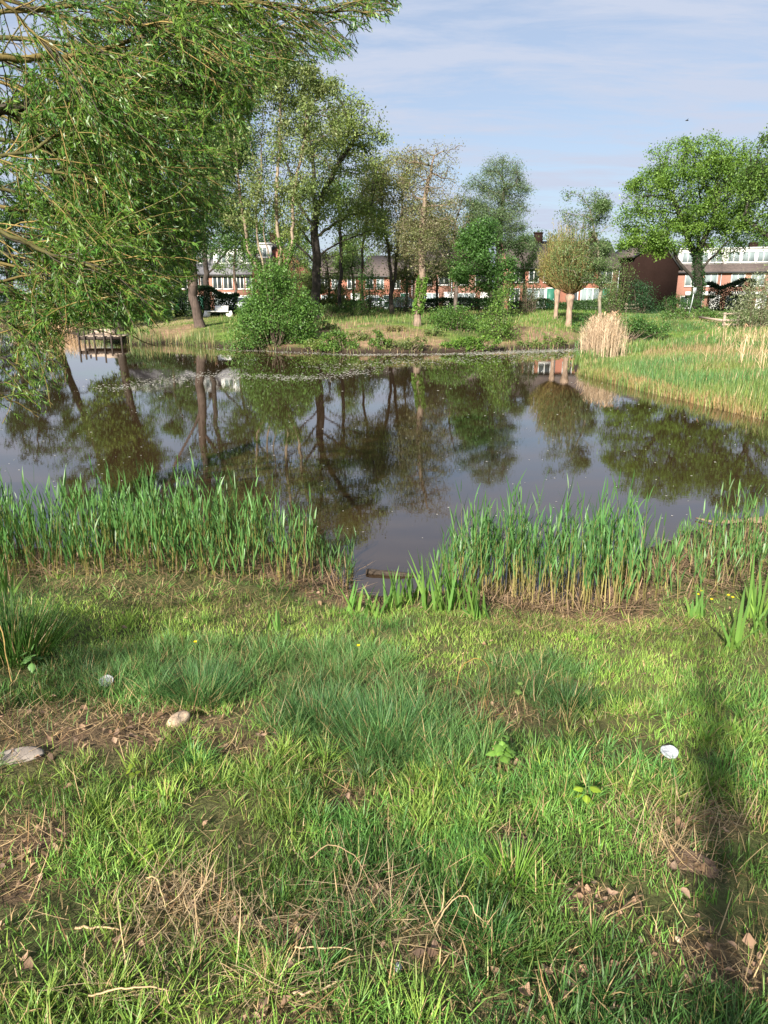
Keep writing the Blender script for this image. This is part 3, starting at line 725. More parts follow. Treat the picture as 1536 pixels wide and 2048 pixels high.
tree('tall straight alder with ivy on its trunk and a sparse brown crown', [(836, 656), (838, 620), (841, 540), (843, 460), (850, 400), (858, 350), (868, 312)], 43,
     [(870, 330, 50, 45), (850, 400, 55, 60), (900, 296, 26, 12), (840, 470, 60, 50), (880, 420, 40, 60), (815, 340, 30, 50), (858, 520, 45, 30), (925, 287, 12, 4)], .20, (.17, .14, .09), (.14, .17, .06), 8000, .085, 620, name='alder_tree', barkc=(.21, .155, .115), twigc=(.15, .115, .09),
     seed=18, group=far, spread=.22, step=.34, kill=.6, rmin=.013, ivy=(545, 622, 1500, (.10, .19, .03)), infl=3.5)
tree('thin twiggy brown tree left of the dark green dense tree', [(912, 612), (912, 560), (908, 480)], 62, [(905, 470, 45, 70), (890, 520, 45, 40), (930, 420, 30, 50)], .16, (.16, .14, .07), G_MID, 4200, .12, 380, barkc=(.12, .095, .08), seed=19, group=far)
tree('dense dark green tree in front of the brick houses', [(985, 632), (984, 590), (972, 540), (960, 500)], 54, [(960, 475, 42, 40), (950, 530, 55, 50), (995, 545, 35, 50), (1010, 570, 25, 40)], .17, (.045, .108, .026), (.07, .15, .03), 11500, .14, 380, barkc=(.06, .045, .035), seed=20, group=far, spread=.30, clumpy=5)
tree('tall grey green willow with fine upright twigs against the sky', [(1000, 605), (1000, 560), (998, 500), (1002, 430), (1008, 370)], 62,
     [(1005, 370, 48, 55), (965, 400, 42, 60), (1030, 430, 30, 70), (990, 450, 60, 50), (955, 390, 22, 40), (1055, 480, 16, 40), (1010, 340, 22, 24)], .26, (.085, .135, .060), (.12, .17, .08), 22000, .12, 560, name='willow_tree', barkc=(.085, .07, .055), clumpy=1.0, seed=21, group=far, trop=(.05, 0, .3), wl=.3, spread=.30)
tree('spindly tree with feathery grey green tips behind the pollards', [(1205, 600), (1200, 540), (1190, 470), (1185, 430)], 47,
     [(1140, 420, 22, 45), (1190, 400, 22, 35), (1175, 440, 35, 35), (1205, 450, 22, 50), (1212, 385, 8, 14), (1140, 385, 8, 12), (1165, 520, 60, 50), (1215, 560, 30, 45)], .11, (.115, .17, .065), (.085, .14, .05), 6500, .12, 380, barkc=(.22, .19, .14), twigc=(.2, .17, .12), seed=22, group=far, trop=(.02, 0, .25), wl=.35, spread=.22)
tree('big round crowned oak with bright spring leaves at right', [(1398, 592), (1397, 560), (1396, 520), (1398, 470), (1400, 420)], 64,
     [(1390, 330, 95, 60), (1300, 400, 60, 55), (1450, 390, 80, 75), (1340, 450, 85, 55), (1390, 400, 85, 70), (1450, 480, 60, 40), (1262, 430, 34, 50), (1250, 480, 22, 30), (1300, 480, 50, 30), (1330, 320, 40, 40), (1460, 310, 45, 40)], .40, (.135, .225, .034), (.085, .165, .028), 33000, .15, 1100, name='oak_tree', barkc=(.035, .03, .024), seed=23, group=far, spread=.30, clumpy=2.8,
     extra=[[(1397, 565), (1375, 545), (1352, 510), (1335, 480)], [(1397, 540), (1425, 515), (1450, 490)], [(1396, 520), (1370, 460), (1350, 400)], [(1397, 500), (1425, 440), (1440, 380)]], ivy=(490, 590, 2600, (.025, .065, .018)))
tree('oak leaning in from the right edge with dark outer limbs', [(1600, 600), (1590, 540), (1575, 480), (1560, 420)], 58,
     [(1530, 360, 50, 80), (1570, 320, 70, 70), (1510, 450, 35, 35), (1600, 430, 70, 80), (1525, 300, 30, 35)], .38, (.125, .205, .035), G_MID, 14000, .16, 460, name='oak_tree', barkc=(.035, .03, .024), seed=24, group=far, spread=.36,
     extra=[[(1585, 520), (1545, 480), (1510, 455), (1480, 430)]])
tree('broad leafy tree seen through the willow boughs at far left', [(100, 640), (108, 560), (120, 480), (128, 400), (135, 300)], 80, [(130, 330, 110, 140), (60, 440, 100, 90), (200, 460, 90, 90), (170, 200, 90, 100), (250, 300, 60, 120)], .42, (.075, .155, .026), G_MID, 30000, .18, 420, barkc=(.06, .045, .035), seed=25, group=far)
tree('dark tree standing beyond the left reed bank', [(16, 632), (18, 560), (14, 480)], 76, [(20, 480, 70, 80), (-40, 540, 70, 60), (70, 540, 50, 40), (0, 400, 60, 60)], .35, G_DRK, (.02, .05, .016), 8000, .2, 200, barkc=(.03, .025, .02), seed=26, group=far)
tree('dark stemmed tree left of the jetty, mostly hidden by willow leaves', [(232, 655), (235, 600), (238, 540), (240, 460)], 50, [(210, 390, 58, 80), (180, 500, 55, 60), (200, 570, 40, 24)], .28, G_MID, G_YEL, 19000, .16, 260, barkc=(.055, .042, .033), seed=27, group=far)
for i, (px, Y, top, w, lb, c, h2, nl) in enumerate([(655, 66, 505, 40, 'light leafed young tree between spreading oak and slim dark trunk', (.12, .18, .045), G_BRN, 4200), (705, 70, 470, 44, 'low leafy tree before the far brick row', (.075, .15, .035), (.13, .18, .05), 4600),
        (812, 66, 440, 44, 'feathery tree just left of the ivy clad trunk', (.14, .17, .055), (.17, .16, .08), 4600), (872, 70, 450, 46, 'olive brown tree right of the ivy clad trunk', (.14, .15, .06), (.10, .15, .04), 5200),
        (1048, 72, 470, 38, 'bushy tree left of the pollard crowns before the tiled roof', (.07, .135, .04), (.10, .16, .05), 4600), (590, 70, 470, 40, 'leafy tree behind the pale multi-stemmed one', (.09, .16, .04), (.14, .18, .05), 5200), (470, 66, 420, 50, 'leafy tree before the left dormer row', (.06, .13, .03), (.10, .16, .04), 6000), (330, 66, 430, 60, 'leafy tree behind the litter bin', (.055, .125, .03), (.09, .16, .04), 7000)]):
    tree(lb, [(px, 612), (px + 2, 570), (px - 2, 530), (px + 3, top + 60)], Y, [(px, top + 40, w * .8, 44), (px - w * .5, top + 85, w * .6, 46), (px + w * .5, top + 80, w * .6, 46)], .12, c, h2, nl, .13, 230, seed=150 + i, group='young trees before the houses', spread=.28, clumpy=4, barkc=(.08, .062, .048))
# distant trees rising behind the roofs
for i, (px, top, w, y, lb, c) in enumerate([(560, 430, 70, 112, 'hazy distant tree behind the gable house roof', G_MID), (715, 470, 60, 125, 'round distant tree over the far brick row', (.09, .13, .035)),
                                           (890, 440, 55, 118, 'distant tree behind the ivy trunk house', (.11, .12, .05)), (1080, 470, 55, 122, 'low distant tree left of the pollard tops', G_BLU), (330, 430, 80, 118, 'distant tree behind the left dormer row', G_DRK),
                                           (1540, 440, 80, 125, 'distant tree behind the right dormer row', G_MID)]):
    tree(lb, [(px, 600), (px, 560), (px + 3, 520)], y, [(px, top + 45, w, 50), (px - w * .5, top + 70, w * .6, 40), (px + w * .5, top + 75, w * .6, 40)], .3, c, None, 4200, .28, 150, seed=40 + i, group='distant trees behind the houses', step=.8, kill=1.4, infl=7, spread=.6, barkc=(.05, .04, .03))

# pollard willows: a short trunk, a knobbly head, a broom of upright rods
def pollard(label, px, py, Y, knob_py, rods, spread_px, top_py, rb, seed, leafc, hue):
    rg = np.random.default_rng(seed); b = gp(px, py); Y = b[1]; s = mpp(px, py, Y)
    kz = pt(px, knob_py, Y)[2]
    root = thing('pollard_willow', label, 'tree', b, 0, 'pollard willows on the far bank')
    hgt = np.linspace(-.2, kz - b[2], 12); g = Geo()
    pts_ = np.stack([np.cumsum(rg.normal(0, .012, 12)), np.cumsum(rg.normal(0, .012, 12)), hgt], 1)
    prof = rb * np.array([1.5, 1.25, 1.05, 1.0, .97, .95, .95, .97, 1.05, 1.3, 1.75, 1.3]) * (1 + rg.normal(0, .04, 12))
    g.tube(pts_, prof, 10, (.29, .205, .15))
    kn = pts_[-1]
    for k in range(26):
        u = rg.normal(0, 1, 3); u[2] = abs(u[2]) * .5; u /= np.linalg.norm(u)
        g.tube([kn + u * rb * .2 - [0, 0, rb * .7], kn + u * rb * 1.1, kn + u * rb * 1.7 + [0, 0, rb * .6]], [rb * .5, rb * .42, rb * .12], 6, (.13, .09, .065))
    g.build('trunk', M['bark'], root, None, True)
    rg2 = Geo(); lc = []; la = []
    for k in range(rods):
        a = rg.random() * 6.283; r = math.sqrt(rg.random()); ex = spread_px * s * r
        L = (kz - pt(px, top_py, Y)[2]) * -1 * (1.05 - .55 * r * r) * (.55 + .55 * rg.random())
        p = [kn + np.array([math.cos(a) * (rb * r + ex * (t ** .52)), math.sin(a) * (rb * r + ex * (t ** .52)) * .9, L * t - .15 * r * L * t * t]) + rg.normal(0, .05, 3) * t for t in np.linspace(0, 1, 6)]
        rg2.tube(p, np.linspace(.022, .006, 6), 3, np.array([.24, .17, .07]) * (.6 + .8 * rg.random()), False)
        p = np.array(p); m = int(34 * (.5 + rg.random())); t = .15 + .85 * rg.random(m) ** .8; f = t * 5; i0 = np.minimum(f.astype(int), 4); w = (f - i0)[:, None]
        lc.append(p[i0] * (1 - w) + p[i0 + 1] * w + rg.normal(0, .05, (m, 3))); la.append((p[i0 + 1] - p[i0]) + rg.normal(0, .25, (m, 3)))
    rg2.build('branches', M['twig'], root)
    lc = np.vstack(lc); la = np.vstack(la); n = len(lc)
    l = Geo(); leaf_geo(lc, la, .13 * (.6 + .8 * rg.random(n)), .035, tint(n, leafc, rg, .3, hue), l, seed); l.build('crown', M['leaf'], root)
    return root
pollard('front pollard willow with a stout pale trunk and knobbly head', 1137, 653, 43, 588, 340, 48, 420, .19, 51, (.17, .215, .075), (.11, .18, .060))
pollard('slimmer pollard willow just behind and left of the stout one', 1111, 638, 48, 578, 290, 42, 440, .15, 52, (.25, .235, .065), (.16, .18, .06))

# ------------------------------------------------------------------ shrubs, brambles and hedges
def shrub(label, blobs, base_px, leafc, hue=None, n=4000, lsize=.1, seed=1, name='shrub', group='shrubs along the far bank', Y=None, cat='shrub', stemc=(.13, .10, .07), nst=40, wl=.55, up=.2, dscale=1.0, clump=.34):
    rg = np.random.default_rng(seed)
    b = gp(*base_px) if Y is None else atd(base_px[0], Y)
    Y = b[1]
    root = thing(name, label, cat, b, 0, group)
    # clumps spread through the crown, leaves spread through the clumps
    cc = envelope(blobs, Y, max(30, n // 45), rg, dscale, shell=.9)
    gzv = height(cc[:, 0], cc[:, 1]); cc[:, 2] = np.maximum(cc[:, 2], np.maximum(gzv, 0) + .06)
    rad = np.mean([min(q[2], q[3]) for q in blobs]) * mpp(blobs[0][0], blobs[0][1], Y) * clump
    ci = rg.integers(0, len(cc), n)
    p = cc[ci] + rg.normal(0, 1, (n, 3)) * rad * np.array([1, 1, .8])
    gzv = height(p[:, 0], p[:, 1]); p = p[p[:, 2] > np.maximum(gzv, 0) - .02]; n = len(p); ci = ci[:n]
    a = rg.normal(0, 1, (n, 3)) + np.array([0, 0, up])
    ct = rg.random(len(cc))
    col = tint(n, leafc, rg, .26, hue, np.clip(ct[ci] + rg.normal(0, .15, n), 0, 1) if hue is not None else None)
    L = lsize * (.6 + .8 * rg.random(n))
    l = Geo(); leaf_geo(p, a, L, L * wl, col, l, seed); l.build('foliage', M['leaf'], root, b)
    g = Geo()
    for k in range(nst):
        e = cc[rg.integers(0, len(cc))]
        q = np.array([b[0] + (e[0] - b[0]) * .45 + rg.normal(0, .1), b[1] + (e[1] - b[1]) * .45, 0]); q[2] = max(gz(q[0], q[1]), 0) - .05
        m = (q + e) / 2 + rg.normal(0, .12, 3)
        g.tube([q, m, e + (e - m) * .12], [.025, .018, .007], 4, stemc, False)
    g.build('stem', M['bark'], root, b)
    return root
shrub('huge bright green shrub at the waterside under the multi-stemmed tree', [(550, 640, 70, 46), (500, 662, 38, 30), (505, 630, 28, 20), (610, 625, 24, 26), (530, 580, 30, 30), (600, 652, 36, 40), (562, 600, 54, 36), (545, 558, 40, 30), (590, 682, 48, 18), (525, 688, 52, 13), (515, 605, 24, 24), (468, 688, 20, 10)], (550, 690), (.095, .185, .032), (.06, .135, .03), 26000, .11, 61, nst=120, clump=.32)
shrub('low green bramble at the waterline left of the ivy trunk', [(680, 692, 40, 13), (670, 676, 26, 14)], (680, 698), (.11, .19, .03), (.06, .13, .025), 2600, .1, 62, name='bramble')
shrub('small bramble tuft on the brown bank between two larger ones', [(762, 688, 24, 12), (756, 668, 14, 6)], (762, 696), (.075, .15, .03), (.12, .17, .035), 1300, .1, 63, name='bramble')
shrub('bright low bramble trailing into the water right of the ivy trunk', [(925, 690, 42, 12), (965, 684, 34, 12), (890, 694, 16, 6)], (925, 698), (.12, .21, .028), (.07, .15, .025), 3400, .1, 64, name='bramble')
for i, (px, py, rx, ry, lb, c) in enumerate([(625, 694, 22, 10, 'bramble tuft at the right foot of the huge shrub', (.11, .19, .03)), (718, 676, 20, 8, 'scrubby herb patch on the brown bank below the slim dark trunk', (.10, .15, .04)), (868, 668, 22, 8, 'weedy tuft right of the ivy trunk foot', (.09, .16, .04)),
        (1062, 690, 26, 7, 'low weeds at the waterline under the brown slope', (.10, .17, .04)), (1105, 684, 26, 9, 'grassy weeds below the stout pollard willow', (.10, .18, .035)), (790, 660, 22, 6, 'thin brown herbs left of the ivy trunk foot', (.19, .14, .07)), (650, 655, 26, 8, 'ivy patch on the bank beside the huge shrub', (.06, .12, .03))]):
    shrub(lb, [(px, py - ry * .4, rx, ry), (px + rx * .5, py, rx * .6, ry * .7)], (px, py + ry * .6), c, (.14, .16, .05), 900, .085, 601 + i, name='bramble', nst=14)
shrub('dark green nettle and bramble bank right of the pollard willows', [(1185, 645, 40, 14), (1245, 650, 46, 18), (1305, 655, 40, 14), (1210, 665, 40, 12)], (1240, 676), (.042, .105, .026), (.07, .15, .03), 6000, .11, 620, name='bramble', nst=60)
shrub('low leafy growth around the foot of the sign post', [(1400, 626, 30, 10), (1440, 630, 26, 9), (1350, 630, 26, 9)], (1400, 638), (.06, .13, .03), (.10, .17, .035), 2600, .11, 621, name='bramble', nst=40)
shrub('dark hollow bush high on the bank right of the ivy trunk', [(915, 638, 40, 22), (950, 648, 30, 18), (885, 640, 28, 20)], (920, 662), (.055, .13, .025), (.09, .16, .03), 5200, .1, 65)
shrub('upright yellow green bush on the bank below the dark green tree', [(1000, 625, 24, 40), (985, 660, 30, 26), (1010, 580, 9, 22), (1015, 665, 20, 24)], (1000, 680), (.12, .20, .035), (.075, .15, .03), 4600, .1, 66)
shrub('small scrubby plant leaning over the ivy trunk foot', [(800, 690, 28, 9), (835, 684, 24, 10)], (805, 698), (.085, .13, .035), (.13, .15, .05), 1200, .09, 67, name='bramble')
shrub('young fresh green tree like bush in front of the far brick houses', [(745, 590, 34, 34), (735, 560, 24, 24), (760, 615, 30, 18)], (745, 628), (.085, .20, .035), (.06, .15, .03), 4200, .11, 68)
shrub('dark bush left of the ivy clad trunk', [(810, 590, 18, 34), (800, 605, 18, 20)], (810, 626), (.030, .070, .02), (.05, .10, .025), 2200, .11, 69)
shrub('dark evergreen bush under the white framed upper windows', [(930, 590, 40, 26), (900, 605, 26, 16), (955, 600, 28, 20)], (930, 624), (.028, .075, .022), (.05, .11, .025), 4200, .11, 70)
shrub('twiggy upright bush left of the pollard trunks', [(1055, 590, 26, 30), (1050, 610, 30, 16)], (1055, 626), (.05, .085, .03), (.08, .11, .04), 2200, .1, 71, nst=90)
shrub('dark conifer like bush at the foot of the dark gable', [(1282, 598, 26, 30), (1290, 615, 30, 16), (1275, 575, 14, 16)], (1285, 630), (.018, .055, .022), (.03, .075, .025), 5200, .11, 72)
shrub('light green bush between pollards and dark gable', [(1235, 560, 28, 50), (1225, 600, 30, 26)], (1232, 628), (.065, .12, .035), (.10, .15, .04), 4200, .11, 73)
shrub('mid green bush at the foot of the right oak', [(1350, 608, 34, 16), (1385, 612, 20, 12), (1330, 618, 24, 10)], (1352, 628), (.055, .12, .026), (.03, .08, .02), 2600, .11, 74)
shrub('pale leaved blossoming bush at the right edge', [(1515, 610, 46, 40), (1540, 570, 40, 34), (1490, 625, 24, 24), (1560, 620, 40, 40)], (1515, 655), (.11, .155, .065), (.25, .25, .16), 8500, .10, 75, dscale=.9)
shrub('lime green leafy bush at the left beyond the water', [(75, 600, 50, 34), (90, 625, 44, 20), (55, 575, 34, 22)], (75, 642), (.15, .225, .03), (.09, .17, .03), 5000, .14, 76)
shrub('dark leafy bush between the jetty and the litter bin', [(300, 612, 40, 24), (270, 625, 30, 16), (325, 590, 26, 20)], (300, 640), (.035, .085, .022), (.06, .12, .03), 4200, .11, 80)
shrub('dark ivy thicket behind the multi-stemmed tree', [(500, 560, 22, 40), (478, 580, 14, 24), (610, 580, 16, 34)], (500, 614), (.028, .066, .02), (.05, .10, .025), 3000, .11, 77)
shrub('low leafy scrub right of the spreading oak foot', [(660, 625, 36, 12), (700, 618, 30, 12), (725, 628, 30, 8)], (680, 634), (.06, .115, .028), (.10, .15, .035), 2400, .11, 78)
shrub('rounded green bush in the house gardens behind the white panel', [(1185, 612, 40, 10), (1150, 616, 30, 8)], (1180, 622), (.045, .10, .024), (.07, .14, .03), 1800, .11, 79)
def hedge(label, a, b, hgt, dep, c, n, seed):
    n = int(n * 2.4)
    rg = np.random.default_rng(seed); root = thing('garden_hedge', label, 'hedge', ((a[0] + b[0]) / 2, (a[1] + b[1]) / 2, (a[2] + b[2]) / 2), 0, 'hedges in front of the houses')
    t = rg.random(n)[:, None]; p = np.array(a) * (1 - t) + np.array(b) * t
    top = hgt * (.55 + .9 * fbm(p[:, 0] * .45, p[:, 1] * .45, seed))
    q = rg.random((n, 3)); face = rg.random(n)
    p[:, 1] += np.where(face < .6, -dep / 2 + rg.normal(0, .07, n), (q[:, 1] - .5) * dep); p[:, 2] += np.where(face < .6, q[:, 2] * top, top + rg.normal(0, .06, n))
    l = Geo(); leaf_geo(p, rg.normal(0, 1, (n, 3)), .13 * (.6 + .8 * rg.random(n)), .075, tint(n, c, rg, .3), l, seed)
    l.build('foliage', M['leaf'], root, root.location)
    g = Geo()
    for k in range(int(np.hypot(b[0] - a[0], b[1] - a[1]) / .5)):
        t = rg.random(); q = np.array(a) * (1 - t) + np.array(b) * t
        g.tube([q - [0, 0, .1], q + [rg.normal(0, .1), 0, hgt * .5], q + [rg.normal(0, .2), 0, hgt * .9]], [.03, .022, .01], 4, (.05, .035, .028), False)
    g.tube([np.array(a) + [0, 0, -.02], np.array(b) + [0, 0, -.02]], .05, 5, (.05, .035, .028), False)
    g.build('stem', M['bark'], root, root.location)
    return root
hedge('tall dark clipped hedge behind the pale bench', atd(352, 62), atd(478, 62), 2.0, 1.2, (.022, .052, .018), 7000, 81)
hedge('dark hedge left of the leaning trunk, under willow leaves', atd(225, 61), atd(347, 60.5), 1.6, 1.2, (.026, .06, .02), 5500, 82)
hedge('dark hedge right of the oak trunk at right', atd(1408, 74), atd(1500, 73), 2.6, 1.4, (.020, .046, .017), 5500, 83)
hedge('low hedge below the far brick houses', atd(640, 72), atd(742, 72), 1.0, 1.0, (.03, .062, .022), 4200, 84)
hedge('low hedge under the centre brick houses', atd(845, 70), atd(985, 70), 1.0, 1.0, (.032, .07, .022), 5000, 85)
hedge('garden hedge below the houses with the big tiled roof', atd(1015, 74), atd(1255, 72), .9, 1.0, (.04, .085, .024), 6500, 86)
hedge('dark hedge along the far left shore', atd(-60, 84), atd(60, 82), 2.0, 1.6, (.02, .048, .018), 4000, 87)

# ------------------------------------------------------------------ the willow whose boughs hang in from the left
WB = np.array([(-900, -900), (960, -900), (830, -40), (790, 30), (740, 60), (705, 120), (640, 130), (590, 130), (525, 200), (490, 300), (450, 420), (405, 540), (365, 600), (345, 640), (300, 672), (230, 668), (140, 662), (128, 700), (140, 760), (110, 815), (70, 850), (-900, 930)], float)
def project(p):
    p = np.asarray(p, float); d = p - np.array([0, 0, EYE])
    fw = d[:, 1] * cp - d[:, 2] * sp; up = d[:, 1] * sp + d[:, 2] * cp
    fw = np.maximum(fw, .05)
    return 768 + F_PX * d[:, 0] / fw, 1024 - F_PX * up / fw
def inpoly(x, y, P):
    ins = np.zeros(len(x), bool)
    for i in range(len(P)):
        ax_, ay_ = P[i]; bx, by = P[(i + 1) % len(P)]
        ins ^= ((ay_ > y) != (by > y)) & (x < (bx - ax_) * (y - ay_) / (by - ay_ + 1e-12) + ax_)
    return ins
wrg = np.random.default_rng(99)
limbs = [  # (pixel polyline, distance at start, distance at end, start radius)
    ([(-90, 240), (0, 220), (70, 205), (140, 196), (190, 200), (260, 196), (330, 180), (390, 160), (470, 130)], 5.0, 5.6, .050),
    ([(-90, 118), (0, 117), (90, 113), (160, 108), (240, 88), (310, 60), (380, 28), (450, -15)], 4.7, 5.6, .034),
    ([(-90, 25), (20, 18), (160, 14), (260, 44), (330, 64), (380, 85), (420, 108)], 4.9, 5.2, .022),
    ([(-90, 140), (0, 160), (90, 186), (170, 178), (260, 190), (330, 230)], 5.4, 6.0, .022),
    ([(-90, 170), (20, 225), (80, 285), (120, 312), (165, 350), (235, 400), (310, 440), (370, 470)], 5.0, 6.2, .024),
    ([(-90, 315), (40, 330), (130, 350), (215, 354), (290, 345)], 5.2, 5.4, .020),
    ([(-90, 430), (0, 465), (60, 488), (120, 510), (185, 533), (238, 558), (256, 580), (246, 592), (205, 588)], 4.4, 4.5, .018),
    ([(-90, 440), (0, 470), (80, 502), (150, 545), (200, 572)], 4.7, 4.9, .018),
    ([(-90, 470), (0, 502), (70, 530), (130, 562), (200, 590), (290, 600)], 5.2, 5.6, .020),
    ([(-90, 575), (10, 562), (60, 552), (95, 542)], 4.8, 4.8, .016),
    ([(-90, 562), (0, 578), (50, 592), (100, 612), (160, 630), (230, 652), (310, 690)], 5.0, 5.6, .020),
    ([(-90, 318), (40, 312), (110, 270), (145, 256), (185, 240), (260, 235)], 4.6, 5.0, .018),
    ([(-70, -20), (0, 5), (40, 35), (80, 72), (110, 98)], 4.3, 4.4, .018),
    ([(-120, -60), (120, -30), (260, -8), (400, 2), (520, 5), (640, 20), (730, 28), (770, 40)], 5.0, 5.8, .026),
    ([(-100, -140), (200, -150), (420, -110), (600, -60), (720, -20), (790, 10)], 5.4, 6.2, .030),
    ([(150, -150), (380, -60), (480, 20), (540, 60), (600, 40)], 6.0, 6.6, .030),
    ([(-90, 610), (0, 640), (50, 680), (90, 715), (130, 735)], 4.6, 4.8, .016),
    ([(-90, 700), (0, 715), (60, 740), (100, 770)], 4.7, 4.9, .014),
    ([(-90, 780), (0, 790), (40, 810), (80, 838)], 4.9, 5.1, .012),
    ([(-90, 270), (80, 290), (220, 320), (330, 330), (430, 380)], 6.2, 7.0, .026),
    ([(-90, 360), (80, 400), (220, 460), (330, 500), (400, 550)], 6.2, 7.0, .024),
    ([(-90, 60), (120, 90), (300, 130), (430, 190), (510, 260)], 6.6, 7.4, .030),
    ([(-90, 520), (60, 540), (180, 580), (280, 620), (340, 645)], 6.2, 6.8, .020),
    ([(-90, 400), (60, 420), (200, 420), (320, 400), (440, 420)], 5.6, 6.2, .022),
    ([(-90, 640), (60, 640), (160, 655), (250, 670)], 6.0, 6.4, .016),
    ([(-100, -30), (150, 40), (330, 40), (460, 70), (540, 120)], 7.0, 7.6, .028),
    ([(-90, 530), (30, 600), (90, 650), (140, 690)], 5.6, 5.8, .014),
    ([(-90, 200), (60, 250), (190, 300), (300, 370), (400, 470)], 7.0, 7.6, .022),
]
wb = np.array([-5.4, 4.6, gz(-5.4, 4.6)])
willow = thing('willow_tree', 'large willow overhanging from the left, long drooping yellow barked boughs in narrow leaves', 'tree', wb)
tr = Geo()
trunk_pts = cr_spline([wb + [0, 0, -.3], wb + [-.05, 0, .8], wb + [.1, .05, 1.8], wb + [.0, .2, 3.0], wb + [-.1, .3, 4.6]], 14)
tr.tube(trunk_pts, np.linspace(.42, .17, 14) * np.r_[1.35, 1.1, np.ones(12)], 14, (.15, .115, .08))
tr.build('trunk', M['bark'], willow, wb, True)
twig_p0 = []; twl = Geo(); LC = []; LA = []; LT = []
def wbranch(pts, r0, r1, k, c):
    twl.tube(pts, np.linspace(r0, r1, len(pts)), k, c, False)
def wleaves(p, n, tt):
    n = int(n); f = wrg.random(n) ** .85 * (len(p) - 1); i0 = np.minimum(f.astype(int), len(p) - 2); w = (f - i0)[:, None]
    LC.append(p[i0] * (1 - w) + p[i0 + 1] * w); d = p[i0 + 1] - p[i0]; d /= np.linalg.norm(d, axis=1)[:, None] + 1e-9
    LA.append(d * .75 + wrg.normal(0, .40, (n, 3)) + [0, 0, -.22]); LT.append(np.full(n, tt))
def sprout(origin, d0, L, n, droop, wob=.10):
    p = [origin]; d = d0 / np.linalg.norm(d0)
    for i in range(n):
        d = d + wrg.normal(0, wob, 3) + np.array([0, 0, -droop]); d /= np.linalg.norm(d); p.append(p[-1] + d * L / n)
    return np.array(p)
barks = [np.array([.15, .115, .036]), np.array([.10, .092, .030]), np.array([.055, .045, .03]), np.array([.20, .14, .045])]
def limb_growth(c, r0, mask=True, nsec=15, lf=1.0):
    n = len(c); seglen = np.linalg.norm(c[-1] - c[0])
    for k in range(nsec):
        i = int(wrg.integers(int(n * .12), n - 1)); o = c[i]; t = c[min(i + 1, n - 1)] - c[max(i - 1, 0)]; t /= np.linalg.norm(t)
        d = t * .9 + wrg.normal(0, .42, 3) + np.array([.10, 0, -.10]); L = .45 + .75 * wrg.random()
        p = sprout(o, d, L, 9, .045)
        if mask:
            X, Y_ = project(p); ok = inpoly(X, Y_, WB)
            if not ok.all():
                m = int(ok.argmin()); 
                if m < 4: continue
                p = p[:m]
        rr = min(r0 * .34, .0048)
        wbranch(p, rr, .0022, 4, barks[wrg.integers(0, 4)] * (.7 + .6 * wrg.random())); tt = wrg.random()
        wleaves(p, 42 * L * lf * (.4 + 1.1 * wrg.random()), tt)
        for q in range(int(3 + 4 * wrg.random())):
            j = int(wrg.integers(2, len(p) - 1)) if len(p) > 4 else 1
            tq = p[min(j + 1, len(p) - 1)] - p[j - 1]; tq /= np.linalg.norm(tq) + 1e-9
            s = sprout(p[j], tq * .8 + wrg.normal(0, .5, 3) + [0.05, 0, -.12], .22 + .38 * wrg.random(), 6, .06, .12)
            if mask:
                X, Y_ = project(s[-1:])
                if not inpoly(X, Y_, WB)[0]: continue
            wbranch(s, .0026, .0012, 3, barks[wrg.integers(0, 4)] * (.7 + .6 * wrg.random()))
            wleaves(s, 56 * lf * (.5 + .9 * wrg.random()), np.clip(tt + wrg.normal(0, .2), 0, 1))
lg = Geo()
for (pl, y0, y1, r0) in limbs:
    m = len(pl); ctrl = [pt(p[0], p[1], y0 + (y1 - y0) * i / (m - 1)) for i, p in enumerate(pl)]
    zt = min(max(ctrl[0][2] - .3, wb[2] + .7), wb[2] + 4.4)
    src = trunk_pts[int(np.argmin(np.abs(trunk_pts[:, 2] - zt)))]
    full = cr_spline([src, src * .45 + ctrl[0] * .55 + np.array([0, 0, .12])] + ctrl, 12 * (m + 1))
    full = full + np.stack([fbm(np.arange(len(full)) * .12, np.full(len(full), r0 * 999 + k * 7), 5) - .5 for k in range(3)], 1) * .05
    r0 = r0 * .72; rr = np.concatenate([np.linspace(r0 * 1.3, r0, 24)[:24], np.linspace(r0, .003, len(full) - 24)])
    lg.tube(full, rr, 7, barks[wrg.integers(0, 3)] * .85, False)
    vis = full[20:]
    seg = np.linalg.norm(np.diff(vis, axis=0), axis=1).sum()
    limb_growth(vis, r0, True, int((11 + 10.5 * seg) * (.55 if pl[1][1] > 600 else 1)), 1.0)
# boughs on the sunward side, behind and left of the viewer: they throw the dappled shade over the near grass
for (a, b, ns) in [((-4.4, 2.0, 2.3), (-2.6, .7, 2.2), 13), ((-4.6, 3.0, 2.0), (-3.3, 1.5, 1.7), 8)]:
    a = np.array(a); b = np.array(b); s0 = trunk_pts[8]
    c = cr_spline([s0, s0 * .4 + a * .6 + [0, 0, .25], a, (a + b) / 2 + [0, 0, .15], b], 40)
    lg.tube(c, np.linspace(.03, .005, 40), 6, barks[1], False); limb_growth(c[14:], .03, False, ns, 1.5)
lg.build('limb', M['bark'], willow, wb, True)
twl.build('twigs', M['twig'], willow, wb)
LC = np.vstack(LC); LA = np.vstack(LA); LT = np.concatenate(LT); nL = len(LC)
_px, _py = project(LC); _front = LC[:, 1] > 1.5
_keep = np.where((_px > 90) & (_px < 420) & (_py > 640) & (_py < 1000), .22, np.where((_px > 520) & (_py < 260), .60, np.where((_px < 150) & (_py > 660), .7, .92)))
_k = (wrg.random(nL) < _keep) | ~_front
LC, LA, LT = LC[_k], LA[_k], LT[_k]; nL = len(LC)
